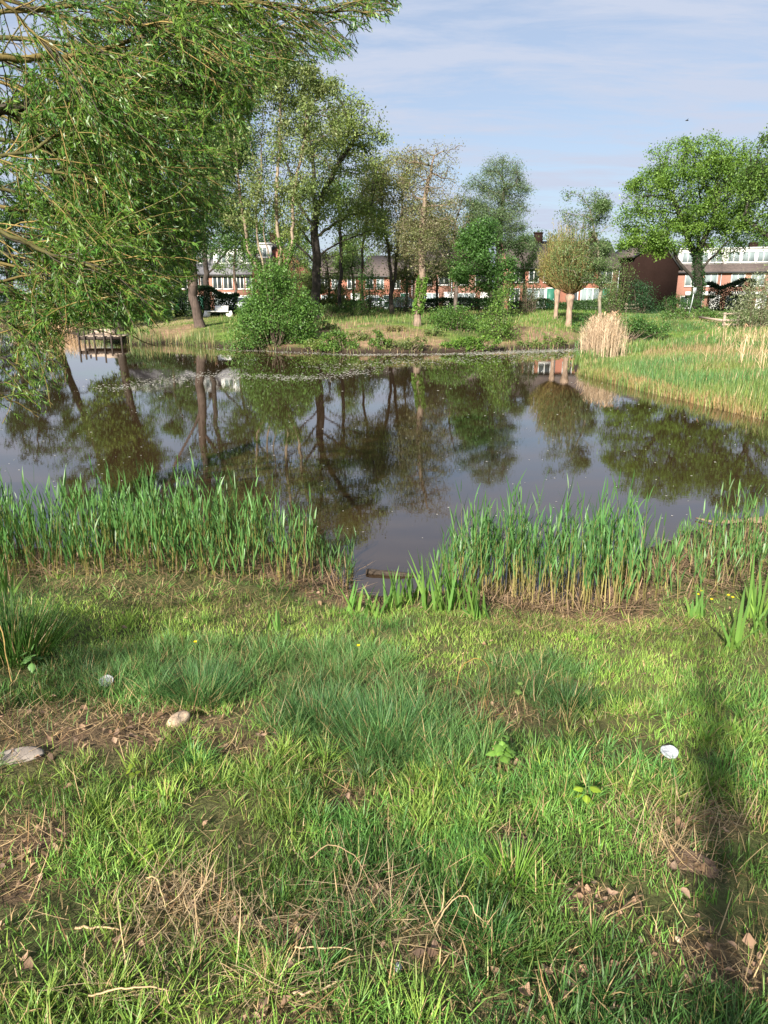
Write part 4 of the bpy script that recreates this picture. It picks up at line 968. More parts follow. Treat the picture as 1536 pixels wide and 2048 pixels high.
wc = tint(nL, (.050, .132, .022), wrg, .28, (.130, .215, .032), np.clip(LT * .8 + wrg.normal(0, .2, nL), 0, 1))
Lw = .045 * (.5 + .8 * wrg.random(nL))
leaf_geo(LC, LA, Lw, Lw * .16 + .0015, wc, None, 3, .5).build('crown', M['willow_leaf'], willow, wb)
print('willow leaves', nL)

# ------------------------------------------------------------------ blades: grass, reeds, irises
def blades(P, L, W, az, lean, curve, col, geo=None, nseg=3, twist=None, seed=0, tipc=None, taper=None):
    geo = geo or Geo(); rg = np.random.default_rng(seed); n = len(P)
    L = np.broadcast_to(L, (n,)); W = np.broadcast_to(W, (n,)); lean = np.broadcast_to(lean, (n,)); curve = np.broadcast_to(curve, (n,))
    h = np.stack([np.cos(az), np.sin(az), np.zeros(n)], 1)
    tw = az + np.pi / 2 + (rg.normal(0, .7, n) if twist is None else twist)
    s = np.stack([np.cos(tw), np.sin(tw), np.zeros(n)], 1)
    pos = np.array(P, float); V = []; C = []
    wid = np.array([.75, 1.0, .72, .4]) if nseg == 3 else (np.array([.8, 1.0, 0]) if nseg == 2 else np.linspace(1, 0, nseg + 1))
    if taper is not None: wid = np.asarray(taper)
    col = np.asarray(col, float); tipc = col * 1.12 if tipc is None else tipc
    for k in range(nseg + 1):
        t = k / nseg; c = col * (1 - t) + tipc * t
        if k == nseg: V.append(pos[:, None]); C.append(c[:, None])
        else:
            o = s * (W * wid[k] * .5)[:, None]; V.append(np.stack([pos - o, pos + o], 1)); C.append(np.repeat(c[:, None], 2, 1))
            th = lean + curve * (t + .5 / nseg)
            pos = pos + (h * np.sin(th)[:, None] + np.array([0, 0, 1.0]) * np.cos(th)[:, None]) * (L / nseg)[:, None]
    V = np.concatenate(V, 1); C = np.concatenate(C, 1); m = 2 * nseg + 1
    base = (np.arange(n) * m)[:, None]
    Q = np.concatenate([base + np.array([2 * k, 2 * k + 1, 2 * k + 3, 2 * k + 2]) for k in range(nseg - 1)]) if nseg > 1 else None
    T = base + np.array([2 * nseg - 2, 2 * nseg - 1, 2 * nseg])
    geo.add(V.reshape(-1, 3), Q, T, C.reshape(-1, 3)); return geo

FG = np.array([.120, .250, .048]); FY = np.array([.255, .370, .066]); FB = np.array([.110, .225, .064]); FS = np.array([.42, .30, .15]); FD = np.array([.066, .160, .034])
_ex, _ey = zip(*[(gp(a, b)[0], gp(a, b)[1]) for a, b in ((-320, 1204), (0, 1208), (300, 1204), (560, 1194), (640, 1200), (700, 1222), (820, 1222), (970, 1226), (1100, 1240), (1230, 1250), (1340, 1236), (1500, 1226), (1720, 1222))])
def turf_edge(x, y):                     # 1 on the lawn, 0 on the mud by the water
    e = np.interp(x, _ex, _ey); return 1 - sstep(-.10, .12, y - e + (fbm(x * 3, y * 3, 77) - .5) * .5)
def near_pts(n, y0, y1, seed, margin=1.0):
    rg = np.random.default_rng(seed); y = y0 + (y1 - y0) * rg.random(n); half = .56 * y + .62 + margin
    x = (rg.random(n) * 2 - 1) * half; return x, y
BLUE = [(300, 1350, 210, 50), (420, 1320, 160, 40), (560, 1330, 160, 40), (700, 1330, 110, 40), (640, 1420, 110, 70), (770, 1440, 140, 80), (420, 1380, 110, 40), (1050, 1400, 130, 30), (900, 1470, 90, 50), (1080, 1340, 110, 24)]
LAWN = [(300, 1240, 420, 40), (800, 1255, 260, 40), (1250, 1270, 420, 40), (200, 1290, 260, 30), (1000, 1300, 260, 36), (1250, 1340, 240, 46), (650, 1245, 160, 30)]
def zone(Z, X, Y):
    m = np.zeros(np.shape(X))
    for p in Z: m = np.maximum(m, ell(*p, X, Y))
    return np.clip(m * (.25 + 1.5 * fbm(X * 2.6, Y * 2.6, 91)) * sstep(.22, .5, fbm(X * 1.3, Y * 1.3, 92)), 0, 1)
gr = Geo()
# 1 short even turf everywhere
N = 600000
x, y = near_pts(N, .62, 6.6, 201, 2.1)
rg = np.random.default_rng(202)
sdv = sdist(x, y); so = soil_near(x, y); bl = zone(BLUE, x, y); la = zone(LAWN, x, y)
den = np.clip(1.0 - 1.02 * so, .02, 1) * np.maximum(np.clip(.10 + 1.7 * (fbm(x * 4.2, y * 4.2, 41) - .12), .08, 1) * np.clip(1.15 - 1.5 * sstep(.52, .68, fbm(x * 1.9, y * 1.9, 45)), .22, 1), .9 * la) * sstep(.05, .3, sdv) * (.10 + .90 * turf_edge(x, y)) * np.where(y < 2.6, .86, .60)
keep = rg.random(N) < den
x, y, bl, la, so = x[keep], y[keep], bl[keep], la[keep], so[keep]; n = len(x)
z = height(x, y) - .004
mix = fbm(x * 1.8, y * 1.8, 43); mix2 = fbm(x * 7, y * 7, 44)
tone = sstep(.30, .72, .6 * mix + .4 * mix2 + rg.normal(0, .10, n))[:, None]
col = FG * (1 - tone) + FY * tone * .85; lush = sstep(.50, .64, fbm(x * 1.5 + 9, y * 1.5, 46))[:, None] * .75; col = col * (1 - lush) + np.array([.068, .178, .042]) * lush; thin = sstep(.52, .68, fbm(x * 1.9, y * 1.9, 45))
col = col * (1 - .75 * la[:, None]) + FY * .92 * la[:, None] * .75
col = col * (1 - .85 * bl[:, None]) + FB * .85 * bl[:, None]
dry = rg.random(n) < (.09 + .25 * so + .30 * thin * (1 - la)); col[dry] = FS * (.5 + .5 * rg.random((dry.sum(), 1)))
col = col * np.exp(rg.normal(0, .24, n))[:, None] * (.58 + .62 * sstep(.30, .68, fbm(x * 2.3 + 4, y * 2.3, 48)) + .10 * la)[:, None]
L = (.024 + .042 * rg.random(n) + .03 * bl + .02 * mix2 + .028 * lush[:, 0]) * (1 - .35 * la)
blades(np.stack([x, y, z], 1), L, .0024 + .0019 * rg.random(n) - .0008 * bl, rg.random(n) * 6.283, np.abs(rg.normal(.3, .38, n)), rg.normal(.5, .5, n), col, gr, 2, None, 5, taper=[.9, .8, 0])
print('turf', n)
# 2 tufts
def tufts(NT, y0, y1, zfun, per, Lr, Wr, colf, seed, lean0=.30, rad=.035, curve=.8):
    rg = np.random.default_rng(seed)
    NT = int(NT * 1.6); tx, ty = near_pts(NT, y0, y1, seed, 1.8); k = rg.random(NT) < zfun(tx, ty); tx, ty = tx[k], ty[k]; nt_ = len(tx)
    size = .6 + .9 * rg.random(nt_) ** 1.6; cnt = np.maximum(4, (per * size ** 1.3).astype(int)); ti = np.repeat(np.arange(nt_), cnt); n = len(ti)
    a = rg.random(n) * 6.283; r = np.abs(rg.normal(0, 1, n)) * rad * size[ti]
    X = tx[ti] + np.cos(a) * r; Y = ty[ti] + np.sin(a) * r; Z = height(X, Y) - .005
    bias = (rg.random(nt_) * 6.283)[ti]; az = a + rg.normal(0, .5, n)
    ln = np.clip(lean0 * (r / (rad * size[ti])) + np.abs(rg.normal(0, .16, n)), 0, 1.25)
    c = (colf(tx, ty, rg) * (.62 + .55 * sstep(.30, .68, fbm(tx * 2.3 + 4, ty * 2.3, 48)))[:, None])[ti] * np.exp(rg.normal(0, .17, n))[:, None]
    dr = rg.random(n) < .07; c[dr] = FS * (.6 + .5 * rg.random((dr.sum(), 1)))
    L = (Lr[0] + (Lr[1] - Lr[0]) * rg.random(n)) * size[ti] ** .6
    tip = c * 1.15; yt = rg.random(n) < .12; tip[yt] = tip[yt] * .4 + np.array([.26, .21, .06]) * .6
    blades(np.stack([X, Y, Z], 1), L, Wr[0] + (Wr[1] - Wr[0]) * rg.random(n), az, ln, np.abs(rg.normal(curve, .4, n)), c, gr, 3, None, seed, tipc=tip); print('tuft', n)
def col_mixed(tx, ty, rg):
    t = sstep(.3, .7, fbm(tx * 1.6, ty * 1.6, 51) + rg.normal(0, .16, len(tx)))[:, None]; return (FG * .9) * (1 - t) + FY * .85 * t
def col_blue(tx, ty, rg): return np.repeat((FB * .82)[None], len(tx), 0) * (.8 + .4 * rg.random((len(tx), 1)))
def col_dark(tx, ty, rg): return np.repeat((FD * 1.15)[None], len(tx), 0) * (.8 + .5 * rg.random((len(tx), 1)))
no_soil = lambda X, Y: np.clip(1 - 1.15 * soil_near(X, Y), 0, 1) * (.06 + .94 * turf_edge(X, Y)) * sstep(.05, .3, sdist(X, Y))
tufts(2600, .62, 3.3, lambda X, Y: no_soil(X, Y) * (.25 + .75 * sstep(.42, .62, fbm(X * 2.4, Y * 2.4, 61))) * (1 - .9 * zone(BLUE, X, Y)), 26, (.05, .110), (.0026, .0046), col_mixed, 211, .5, .030)
tufts(1900, .62, 3.3, lambda X, Y: no_soil(X, Y) * sstep(.48, .62, fbm(X * 1.5 + 9, Y * 1.5, 46)) * (1 - .8 * zone(BLUE, X, Y)), 26, (.055, .125), (.0026, .0046), col_dark, 212, .5, .034)
tufts(2600, 2.4, 5.6, lambda X, Y: no_soil(X, Y) * zone(BLUE, X, Y), 34, (.09, .19), (.0020, .0032), col_blue, 213, .45, .030, .7)
tufts(1500, 2.2, 5.6, lambda X, Y: no_soil(X, Y) * (1 - .8 * zone(BLUE, X, Y)) * (.12 + .6 * sstep(.45, .65, fbm(X * 2.2, Y * 2.2, 62))), 22, (.05, .11), (.0028, .0048), col_mixed, 214, .4, .03)
tufts(900, 4.6, 7.0, lambda X, Y: (1 - turf_edge(X, Y)) * (sdist(X, Y) > .05) * .8, 9, (.04, .10), (.004, .008), col_mixed, 215, .7, .04)
tag(gr.build('grass', M['grass']), 'sunlit mixed green turf and tufts on the near bank', 'grass', kind='stuff')

# 3 straw, dead stems and leaf litter
st = Geo(); rg = np.random.default_rng(221); N = 120000
x, y = near_pts(N, .62, 6.2, 222, .4)
STRAW = [(370, 1790, 90, 40), (480, 1870, 100, 36), (740, 1820, 60, 30), (600, 1990, 120, 30), (850, 1860, 80, 26), (1400, 1630, 140, 40), (1100, 1230, 160, 14), (330, 1440, 240, 36), (1350, 1700, 80, 40), (120, 1450, 220, 34), (1150, 1250, 260, 16), (300, 1190, 320, 30), (960, 1430, 80, 40)]
w = np.clip(zone(STRAW, x, y) * .9 + soil_near(x, y) * .55 + .10, 0, 1) * (sdist(x, y) > -.05)
k = rg.random(N) < w * (.15 + .9 * fbm(x * 4, y * 4, 71)); x, y = x[k], y[k]; n = len(x)
L = .03 + .17 * rg.random(n) ** 2.2; c = FS * np.array([1.1, 1.1, 1.15]) * (.35 + .75 * rg.random((n, 1))); c[rg.random(n) < .25] *= np.array([.6, .5, .45])
blades(np.stack([x, y, height(x, y) + .002 + .018 * rg.random(n)], 1), L, .0014 + .0019 * rg.random(n), rg.random(n) * 6.283, 1.32 + rg.normal(0, .2, n), rg.normal(.15, .6, n), c, st, 3, None, 7, taper=[1, 1, .9, .5])
n = 1100; HP = [(370, 1780, 95, 40), (480, 1880, 120, 45), (740, 1790, 60, 45), (600, 1960, 120, 40), (850, 1870, 110, 45), (360, 1840, 150, 50), (1380, 1640, 110, 22), (700, 1830, 120, 30), (250, 1990, 140, 40), (1330, 1700, 40, 20)]
hp = rg.integers(0, len(HP), n); cx = np.array([gp(a, b)[:2] for a, b, _, _ in HP]); sx_ = np.array([abs(gp(a + c, b)[0] - gp(a, b)[0]) for a, b, c, _ in HP]); sy_ = np.array([abs(gp(a, b - d)[1] - gp(a, b)[1]) for a, b, _, d in HP])
x = cx[hp, 0] + rg.normal(0, .62, n) * sx_[hp]; y = cx[hp, 1] + rg.normal(0, .62, n) * sy_[hp]; L = .05 + .20 * rg.random(n) ** 1.6
blades(np.stack([x, y, height(x, y) + .004 + .028 * rg.random(n)], 1), L, .0012 + .0016 * rg.random(n), rg.random(n) * 6.283, 1.35 + rg.normal(0, .2, n), rg.normal(.15, .9, n), np.array([.42, .32, .19]) * (.3 + .8 * rg.random((n, 1))), st, 5, None, 8, taper=[1, 1, 1, .9, .7, .4])
tag(st.build('dead_grass', M['straw']), 'dry straw and dead grass lying in the turf', 'dead grass', kind='stuff')
print('straw', n)
ll = Geo(); N = 9000; x, y = near_pts(N, .62, 5.6, 231, .4)
k = rg.random(N) < np.clip(soil_near(x, y) * .8 + .035, 0, 1) * (sdist(x, y) > .1); x, y = x[k], y[k]; n = len(x)
Ls = .014 + .030 * rg.random(n) ** 1.4; zz = height(x, y)
for k in range(n):                       # curled, ragged dead leaves
    L_ = Ls[k]; a = rg.random() * 6.283; cu = rg.normal(.6, .8); fo = rg.normal(.35, .35); ti = rg.normal(0, .45); m = 5
    t = np.linspace(0, 1, m); wv = np.sin(np.pi * (t * .86 + .07)) * .34 * (1 + rg.normal(0, .22, m)); wv[-1] *= .3
    P_ = np.zeros((m, 3, 3))
    for q, sg in enumerate((-1, 0, 1)):
        P_[:, q, 0] = t - .5; P_[:, q, 1] = sg * wv * math.cos(fo); P_[:, q, 2] = abs(sg) * wv * math.sin(fo) + cu * (t - .5) ** 2
    P_ = P_.reshape(-1, 3) * L_; ca, sa = math.cos(a), math.sin(a); ct, st_ = math.cos(ti), math.sin(ti)
    X_ = P_[:, 0] * ct - P_[:, 2] * st_; Z_ = P_[:, 0] * st_ + P_[:, 2] * ct
    V_ = np.stack([x[k] + X_ * ca - P_[:, 1] * sa, y[k] + X_ * sa + P_[:, 1] * ca, zz[k] + .010 + .015 * rg.random() + Z_], 1)
    cc = (np.array([.25, .155, .095]) * (.4 + .9 * rg.random()) + np.array([.11, .085, .07]) * rg.random()) * .9
    ll.add(V_, [[r_ * 3 + c_, r_ * 3 + c_ + 1, r_ * 3 + c_ + 4, r_ * 3 + c_ + 3] for r_ in range(m - 1) for c_ in range(2)], None, cc)
tag(ll.build('leaf_litter', M['straw']), 'scattered brown dead leaves on bare soil', 'dead leaves', kind='stuff')

# ------------------------------------------------------------------ reed beds
def reed_geo(X, Y, H, rg, col=(.062, .155, .042), stemc=(.16, .22, .05), stemb=(.26, .20, .075), lw=.0125, nl=7, lean=.11, dens_leaf=.85, low=.14):
    g = Geo(); n = len(X); Z = np.maximum(height(X, Y), -.12) - .02
    az = rg.random(n) * 6.283; ln = np.abs(rg.normal(0, lean, n)); base = np.stack([X, Y, Z], 1)
    d = np.stack([np.cos(az) * np.sin(ln), np.sin(az) * np.sin(ln), np.cos(ln)], 1)
    sc = tint(n, stemb, rg, .25); tp = tint(n, stemc, rg, .2)
    dead = rg.random(n) < .09; sc[dead] = np.array([.36, .26, .14]) * (.5 + .6 * rg.random((dead.sum(), 1))); tp[dead] = sc[dead] * .9
    H = H * np.clip(rg.normal(1, .10, n), .6, 1.25)
    for tw in (0, 1.57):
        blades(base, H * .93, .0065, az, ln, 0.0, sc, g, 3, np.full(n, tw) + az, 3, tipc=tp, taper=[1, .95, .7, .3])
    for k in range(nl):
        t = low + (1 - low) * (k + rg.random(n) * .8) / nl; t = np.minimum(t, .97)
        m = (rg.random(n) < dens_leaf) & ~dead
        p = base + d * (H * t)[:, None]; a = az + k * 2.6 + rg.normal(0, .5, n)
        Lf = (.15 + .13 * rg.random(n)) * (.75 + .5 * np.sin(np.pi * np.clip(t, .1, .9))) * np.clip(H / .9, .6, 1.4)
        c = tint(n, col, rg, .2, (.10, .20, .05), rg.random(n) * .7)
        blades(p[m], Lf[m], (lw * (.7 + .5 * rg.random(n)))[m], a[m], (.14 + .22 * rg.random(n))[m], (rg.normal(.12, .21, n))[m], c[m], g, 3, None, k + 11, taper=[.55, 1, .75, .3])
    return g
def bed_pts(polypx, n, seed, groundz=0.03):
    rg = np.random.default_rng(seed); P = []
    for (px, py) in polypx:
        d = ray(px, py); t = (groundz - EYE) / d[2]; P.append((d[0] * t, d[1] * t))
    P = np.array(P); lo = P.min(0); hi = P.max(0); out = np.zeros((0, 2))
    while len(out) < n:
        q = lo + (hi - lo) * rg.random((n * 3, 2)); q = q[inpoly(q[:, 0], q[:, 1], P)]
        cl = vnoise(q[:, 0] * 4.5, q[:, 1] * 4.5, seed); q = q[rg.random(len(q)) < .25 + .9 * cl]; out = np.vstack([out, q])
    return out[:n, 0], out[:n, 1], rg
x, y, rg = bed_pts([(-260, 1205), (0, 1206), (200, 1204), (420, 1196), (560, 1192), (628, 1170), (636, 1120), (560, 1098), (420, 1088), (250, 1080), (60, 1080), (-260, 1090)], 980, 301)
H = .40 + .36 * rg.random(len(x)) ** .8; H *= np.where(x > -1.0, .92, 1.0) * (.82 + .3 * fbm(x * 1.5, y * 1.5, 303)); H = np.where(y < 5.7, H * (.55 + .5 * rg.random(len(x))), H)
tag(reed_geo(x, y, H, rg).build('reeds', M['reed']), 'tall fresh green reed bed at the water edge on the left', 'reeds', kind='stuff')
x, y, rg = bed_pts([(860, 1190), (930, 1212), (1060, 1225), (1180, 1232), (1275, 1228), (1285, 1170), (1240, 1112), (1040, 1104), (930, 1120), (880, 1150)], 480, 302)
H = (.40 + .40 * rg.random(len(x)) ** 1.3) * np.where(x < .6, .72, 1.0) * (.75 + .5 * fbm(x * 3, y * 3, 305))
tag(reed_geo(x, y, H, rg, col=(.050, .135, .040), stemc=(.19, .22, .055), stemb=(.30, .24, .10), low=.36, nl=6).build('reeds', M['reed']), 'dense clump of dark green reeds with bare yellow stems right of the log', 'reeds', kind='stuff')
x, y, rg = bed_pts([(1225, 1225), (1300, 1225), (1420, 1215), (1640, 1215), (1640, 1045), (1500, 1052), (1400, 1075), (1330, 1105), (1270, 1150)], 260, 303)
H = .20 + .36 * rg.random(len(x)) ** 1.8
tag(reed_geo(x, y, H, rg, col=(.075, .165, .05), stemc=(.18, .22, .06), nl=5, low=.3).build('reeds', M['reed']), 'thin young reeds over dead stems at the right shore', 'reeds', kind='stuff')
x, y, rg = bed_pts([(630, 1165), (700, 1175), (705, 1100), (660, 1085), (632, 1100)], 34, 304)
tag(reed_geo(x, y, .16 + .18 * rg.random(len(x)), rg, col=(.035, .085, .03), lw=.009, lean=.25).build('reeds', M['reed']), 'sparse dark sedge in the little inlet', 'sedge', kind='stuff')
# broken dead reed stems on the mud under the beds
dr = Geo()
for (pp, n, s) in (([(1215, 1240), (1330, 1225), (1600, 1215), (1600, 1060), (1420, 1075), (1290, 1150)], 1500, 311), ([(940, 1240), (1230, 1245), (1230, 1200), (940, 1205)], 420, 312), ([(-200, 1215), (620, 1190), (640, 1120), (-200, 1110)], 1300, 313), ([(600, 1200), (700, 1205), (690, 1150), (620, 1140)], 120, 314)):
    x, y, rg = bed_pts(pp, n, s); c = np.array([.30, .205, .125]) * (.25 + .8 * rg.random((n, 1)))
    up_ = rg.random(n) < .12
    blades(np.stack([x, y, np.maximum(height(x, y), 0) + .004 + .05 * rg.random(n) * ~up_], 1), .12 + .28 * rg.random(n), .004 + .005 * rg.random(n), rg.random(n) * 6.283, np.where(up_, .25 + .4 * rg.random(n), 1.45), rg.normal(0, .15, n), c, dr, 3, None, 4, taper=[1, 1, .9, .6])
tag(dr.build('reed_litter', M['straw']), 'broken dead reed stems on the mud below the reeds', 'dead reeds', kind='stuff')

# far reed stands
def dry_reeds(label, poly_px, n, hmin, hmax, seed, c=(.50, .345, .22), plume=True, gz0=.1, w=.013, sc_=1.0):
    x, y, rg = bed_pts(poly_px, n, seed, gz0); g = Geo()
    mx, my = x.mean(), y.mean(); sx, sy = x.std(), y.std()
    x = mx + rg.normal(0, .62, n) * sx * sc_; y = my + rg.normal(0, .62, n) * sy * sc_
    Z = np.maximum(height(x, y), 0) - .03; e = np.sqrt(((x - mx) / sx) ** 2 + ((y - my) / sy) ** 2)
    H = (hmin + (hmax - hmin) * rg.random(n)) * np.clip(1.25 - .36 * e, .3, 1.1); az = np.where(rg.random(n) < .5, np.arctan2(y - my, x - mx), rg.random(n) * 6.283); ln = np.abs(rg.normal(.03, .09, n)); cc = tint(n, c, rg, .24)
    blades(np.stack([x, y, Z], 1), H, w, az, ln, rg.normal(.08, .12, n), cc, g, 3, None, seed, taper=[1, .9, .8, .5])
    for q in range(2):
        t = .3 + .6 * rg.random(n); p = np.stack([x + np.cos(az) * np.sin(ln) * H * t, y + np.sin(az) * np.sin(ln) * H * t, Z + np.cos(ln) * H * t], 1)
        blades(p, .22 + .2 * rg.random(n), w, rg.random(n) * 6.283, .3 + .4 * rg.random(n), .5, cc * (.8 + .3 * rg.random((n, 1))), g, 2, None, seed + q)
    m = rg.random(n) < .10; p = np.stack([x, y, Z], 1)[m]; k = m.sum()
    if plume: blades(p + np.stack([np.cos(az[m]) * np.sin(ln[m]) * H[m], np.sin(az[m]) * np.sin(ln[m]) * H[m], np.cos(ln[m]) * H[m] * .97], 1), .22, .045, rg.random(k) * 6.283, .4, .8, cc[m] * np.array([.8, .7, .65]), g, 3, None, seed)
    return tag(g.build('dry_reeds', M['straw']), label, 'dry reeds', kind='stuff')
dry_reeds('tall pale dry reed clump at the tip of the grassy spit', [(1152, 728), (1240, 738), (1252, 712), (1225, 700), (1160, 702)], 2000, .8, 1.75, 321, c=(.43, .325, .225), sc_=.46)
dry_reeds('pale dry reeds behind the jetty', [(92, 668), (165, 668), (170, 656), (100, 655)], 1500, 1.0, 1.8, 322)
dry_reeds('sparse dry reeds at the right edge of the spit', [(1480, 790), (1640, 820), (1640, 740), (1500, 730)], 150, .7, 1.4, 323)
dry_reeds('thin dry stalks standing on the right meadow', [(1440, 725), (1560, 735), (1560, 690), (1450, 690)], 130, .5, 1.0, 324, sc_=.9)
def meadow(label, poly_px, n, hmin, hmax, c, hue, seed, w=.02, name='tall_grass', dry=.1, gz0=.15, kind='stuff', lean=.12, back=False):
    x, y, rg = bed_pts(poly_px, n, seed, gz0); s = sdist(x, y) > -.35; x, y = x[s], y[s]; n = len(x); g = Geo()
    H = (hmin + (hmax - hmin) * rg.random(n)) * (.55 + .9 * fbm(x * .6, y * .6, seed)) * (np.where(y > back[0], back[1], 1) if back else 1); t = np.clip(fbm(x * .45, y * .45, seed + 1) * 1.6 - .35 + rg.normal(0, .15, n), 0, 1)
    col = tint(n, c, rg, .2, hue, t); dd = rg.random(n) < dry; col[dd] = np.array([.36, .27, .14]) * (.6 + .6 * rg.random((dd.sum(), 1)))
    blades(np.stack([x, y, np.maximum(height(x, y), 0) - .03], 1), H, w * (.7 + .6 * rg.random(n)), rg.random(n) * 6.283, np.abs(rg.normal(.05, lean, n)), np.abs(rg.normal(.2, .25, n)), col, g, 3, None, seed)
    return tag(g.build(name, M['grass']), label, 'grass', kind=kind)
meadow('bright green reed grass covering the low spit on the right', [(1155, 748), (1200, 757), (1300, 782), (1400, 806), (1536, 838), (1700, 880), (1700, 730), (1500, 705), (1380, 700), (1240, 706), (1160, 718)], 34000, .20, .44, (.080, .175, .055), (.17, .20, .05), 331, .015, back=(27, .38))
meadow('olive brown dead herbs patch on the spit', [(1270, 745), (1500, 760), (1560, 720), (1450, 700), (1290, 706)], 4200, .15, .36, (.17, .145, .06), (.25, .17, .09), 339, .016, 'dead_herbs', .4)
meadow('reddish stubble of cut reeds along the edge of the spit', [(1150, 746), (1200, 760), (1300, 786), (1400, 811), (1536, 845), (1536, 828), (1400, 798), (1300, 775), (1200, 750)], 3600, .12, .32, (.30, .19, .09), (.20, .17, .06), 332, .014, 'reed_stubble', .4, 0.0)
meadow('tall green meadow grass beyond the right hand channel', [(1150, 697), (1240, 688), (1400, 684), (1640, 690), (1640, 655), (1400, 645), (1240, 645), (1150, 668)], 26000, .22, .50, (.060, .140, .040), (.14, .19, .045), 333, .030, dry=.10, gz0=.7, back=(43, .5))
meadow('short lawn grass around the bench and jetty', [(180, 690), (440, 692), (440, 640), (300, 634), (180, 650)], 15000, .07, .18, (.085, .15, .03), (.16, .19, .05), 334, .02, gz0=.8, dry=.2)
meadow('weedy grass and herbs on the brown bank', [(440, 694), (1150, 694), (1150, 640), (640, 632), (440, 640)], 24000, .10, .36, (.085, .165, .03), (.16, .18, .055), 335, .022, 'bank_herbs', .24, gz0=.9)
meadow('grass under the pollard willows', [(1030, 660), (1240, 668), (1240, 625), (1030, 625)], 9000, .12, .32, (.075, .165, .03), (.14, .21, .04), 336, .03, gz0=1.1)
meadow('green reed sprouts in the water beside the jetty', [(100, 690), (430, 700), (430, 688), (260, 684), (165, 672)], 3200, .35, .8, (.075, .15, .045), (.16, .18, .06), 337, .018, 'reed_sprouts', .2, gz0=0)
meadow('rushes along the far left shore', [(-150, 660), (110, 660), (110, 650), (-150, 648)], 6000, .5, 1.1, (.06, .13, .04), (.14, .15, .06), 338, .04, 'rushes', .2, gz0=.1)

# ------------------------------------------------------------------ near plants that stand singly
def iris(label, px, py, n, L, seed, fan=.35, c=(.075, .175, .05), gr_='iris plants along the water edge', W=.022):
    rg = np.random.default_rng(seed); b = gp(px, py); root_az = rg.random() * 6.283
    base = b + np.stack([rg.normal(0, .035, n), rg.normal(0, .03, n), np.full(n, -.02)], 1)
    az = np.where(rg.random(n) < .5, 0, np.pi) + rg.normal(0, .5, n)
    L = L * 1.2; n = n + 3; base = np.vstack([base, base[:3] + [.02, .01, 0]]); az = np.append(az, az[:3] + .5)
    g = Geo(); Ls = L * (.55 + .5 * rg.random(n)); col = tint(n, c, rg, .14, (.16, .25, .06), rg.random(n) * .6)
    blades(base, Ls, W * (.8 + .4 * rg.random(n)), az, np.abs(rg.normal(.10, fan * .5, n)), rg.normal(.12, .12, n), col * np.array([1.5, 1.35, .9]), g, 5, rg.normal(0, .5, n) + np.pi / 2 * (rg.random(n) < .4), seed, tipc=col, taper=[.7, 1, .95, .8, .5, 0])
    o = g.build('iris_plant', M['reed'], None, b); return tag(o, label, 'iris plant', gr_)
IR = [(712, 1226, 8, .26, 'first iris fan beside the muddy inlet'), (745, 1234, 9, .24, 'low iris fan in front of the left end of the log'), (790, 1222, 12, .34, 'iris clump rising in front of the log middle'), (822, 1206, 9, .30, 'iris fan beside the right end of the log'),
      (852, 1216, 14, .44, 'tall iris clump with pale yellow green foot right of the log'), (884, 1226, 12, .42, 'broad pale footed iris fan nearest the lawn'), (912, 1220, 16, .50, 'tallest iris fan, left of the dense reeds'), (940, 1236, 9, .36, 'iris fan with one brown dead leaf at its foot'),
      (968, 1240, 7, .24, 'short leaning iris at the reed clump left corner'), (1392, 1236, 8, .24, 'small iris among yellow flowers at right'), (1464, 1300, 7, .42, 'large splayed iris standing alone on the lawn at right'), (1512, 1236, 14, .46, 'iris clump cut by the right edge of the photo'), (552, 1262, 3, .17, 'single short iris shoot in the lawn below the left reeds'), (10, 1200, 9, .36, 'iris clump at the left edge of the reeds'), (1516, 1272, 6, .28, 'thin pale iris beside the right edge')]
for i, (px, py, n, L, lb) in enumerate(IR): iris(lb, px, py, n, L, 400 + i, fan=.5 if i in (10, 8) else .34)

def clump(label, px, py, n, L, rad, c, seed, name='sedge_tuft', cat='grass tuft', W=.004, lean=.5, group=None):
    rg = np.random.default_rng(seed); b = gp(px, py); a = rg.random(n) * 6.283; r = rad * np.sqrt(rg.random(n))
    P = b + np.stack([np.cos(a) * r, np.sin(a) * r, np.full(n, -.02)], 1); P[:, 2] = height(P[:, 0], P[:, 1]) - .015
    g = Geo(); col = tint(n, c, rg, .22); d = rg.random(n) < .08; col[d] = FS * .8
    blades(P, L * (.5 + .6 * rg.random(n)), W, a + rg.normal(0, .4, n), lean * (r / rad) + np.abs(rg.normal(0, .08, n)), np.abs(rg.normal(.35, .25, n)), col, g, 4, None, seed, taper=[.8, 1, .8, .5, 0])
    return tag(g.build(name, M['grass'], None, b), label, cat, group)
clump('tall dark rush tussock at the left edge below the reeds', 22, 1305, 1100, .40, .24, (.045, .105, .020), 421, W=.0045)
clump('bluish fescue tussock right of the white lid at left', 400, 1398, 1300, .22, .19, (.060, .145, .045), 422, 'fescue_tussock', W=.0026, group='blue green fescue tussocks')
clump('wide bluish fescue tussock in the middle of the lawn', 770, 1478, 1500, .21, .24, (.058, .140, .044), 423, 'fescue_tussock', W=.0026, group='blue green fescue tussocks')
clump('fescue tussock left of the middle one', 640, 1440, 900, .19, .18, (.062, .150, .046), 424, 'fescue_tussock', W=.0026, group='blue green fescue tussocks')
clump('dark grass tuft right of the curled dry stems', 1140, 1415, 420, .18, .10, (.040, .10, .025), 425, 'grass_tuft', W=.0035, group='coarse grass tufts')
clump('fresh yellow green grass tuft near the bottom right of centre', 1030, 1765, 210, .17, .055, (.12, .23, .03), 426, 'grass_tuft', W=.0040, lean=.8, group='coarse grass tufts')
clump('deep green grass tuft at the bottom centre right', 960, 1880, 160, .14, .045, (.045, .13, .03), 427, 'grass_tuft', W=.0042, lean=.6, group='coarse grass tufts')

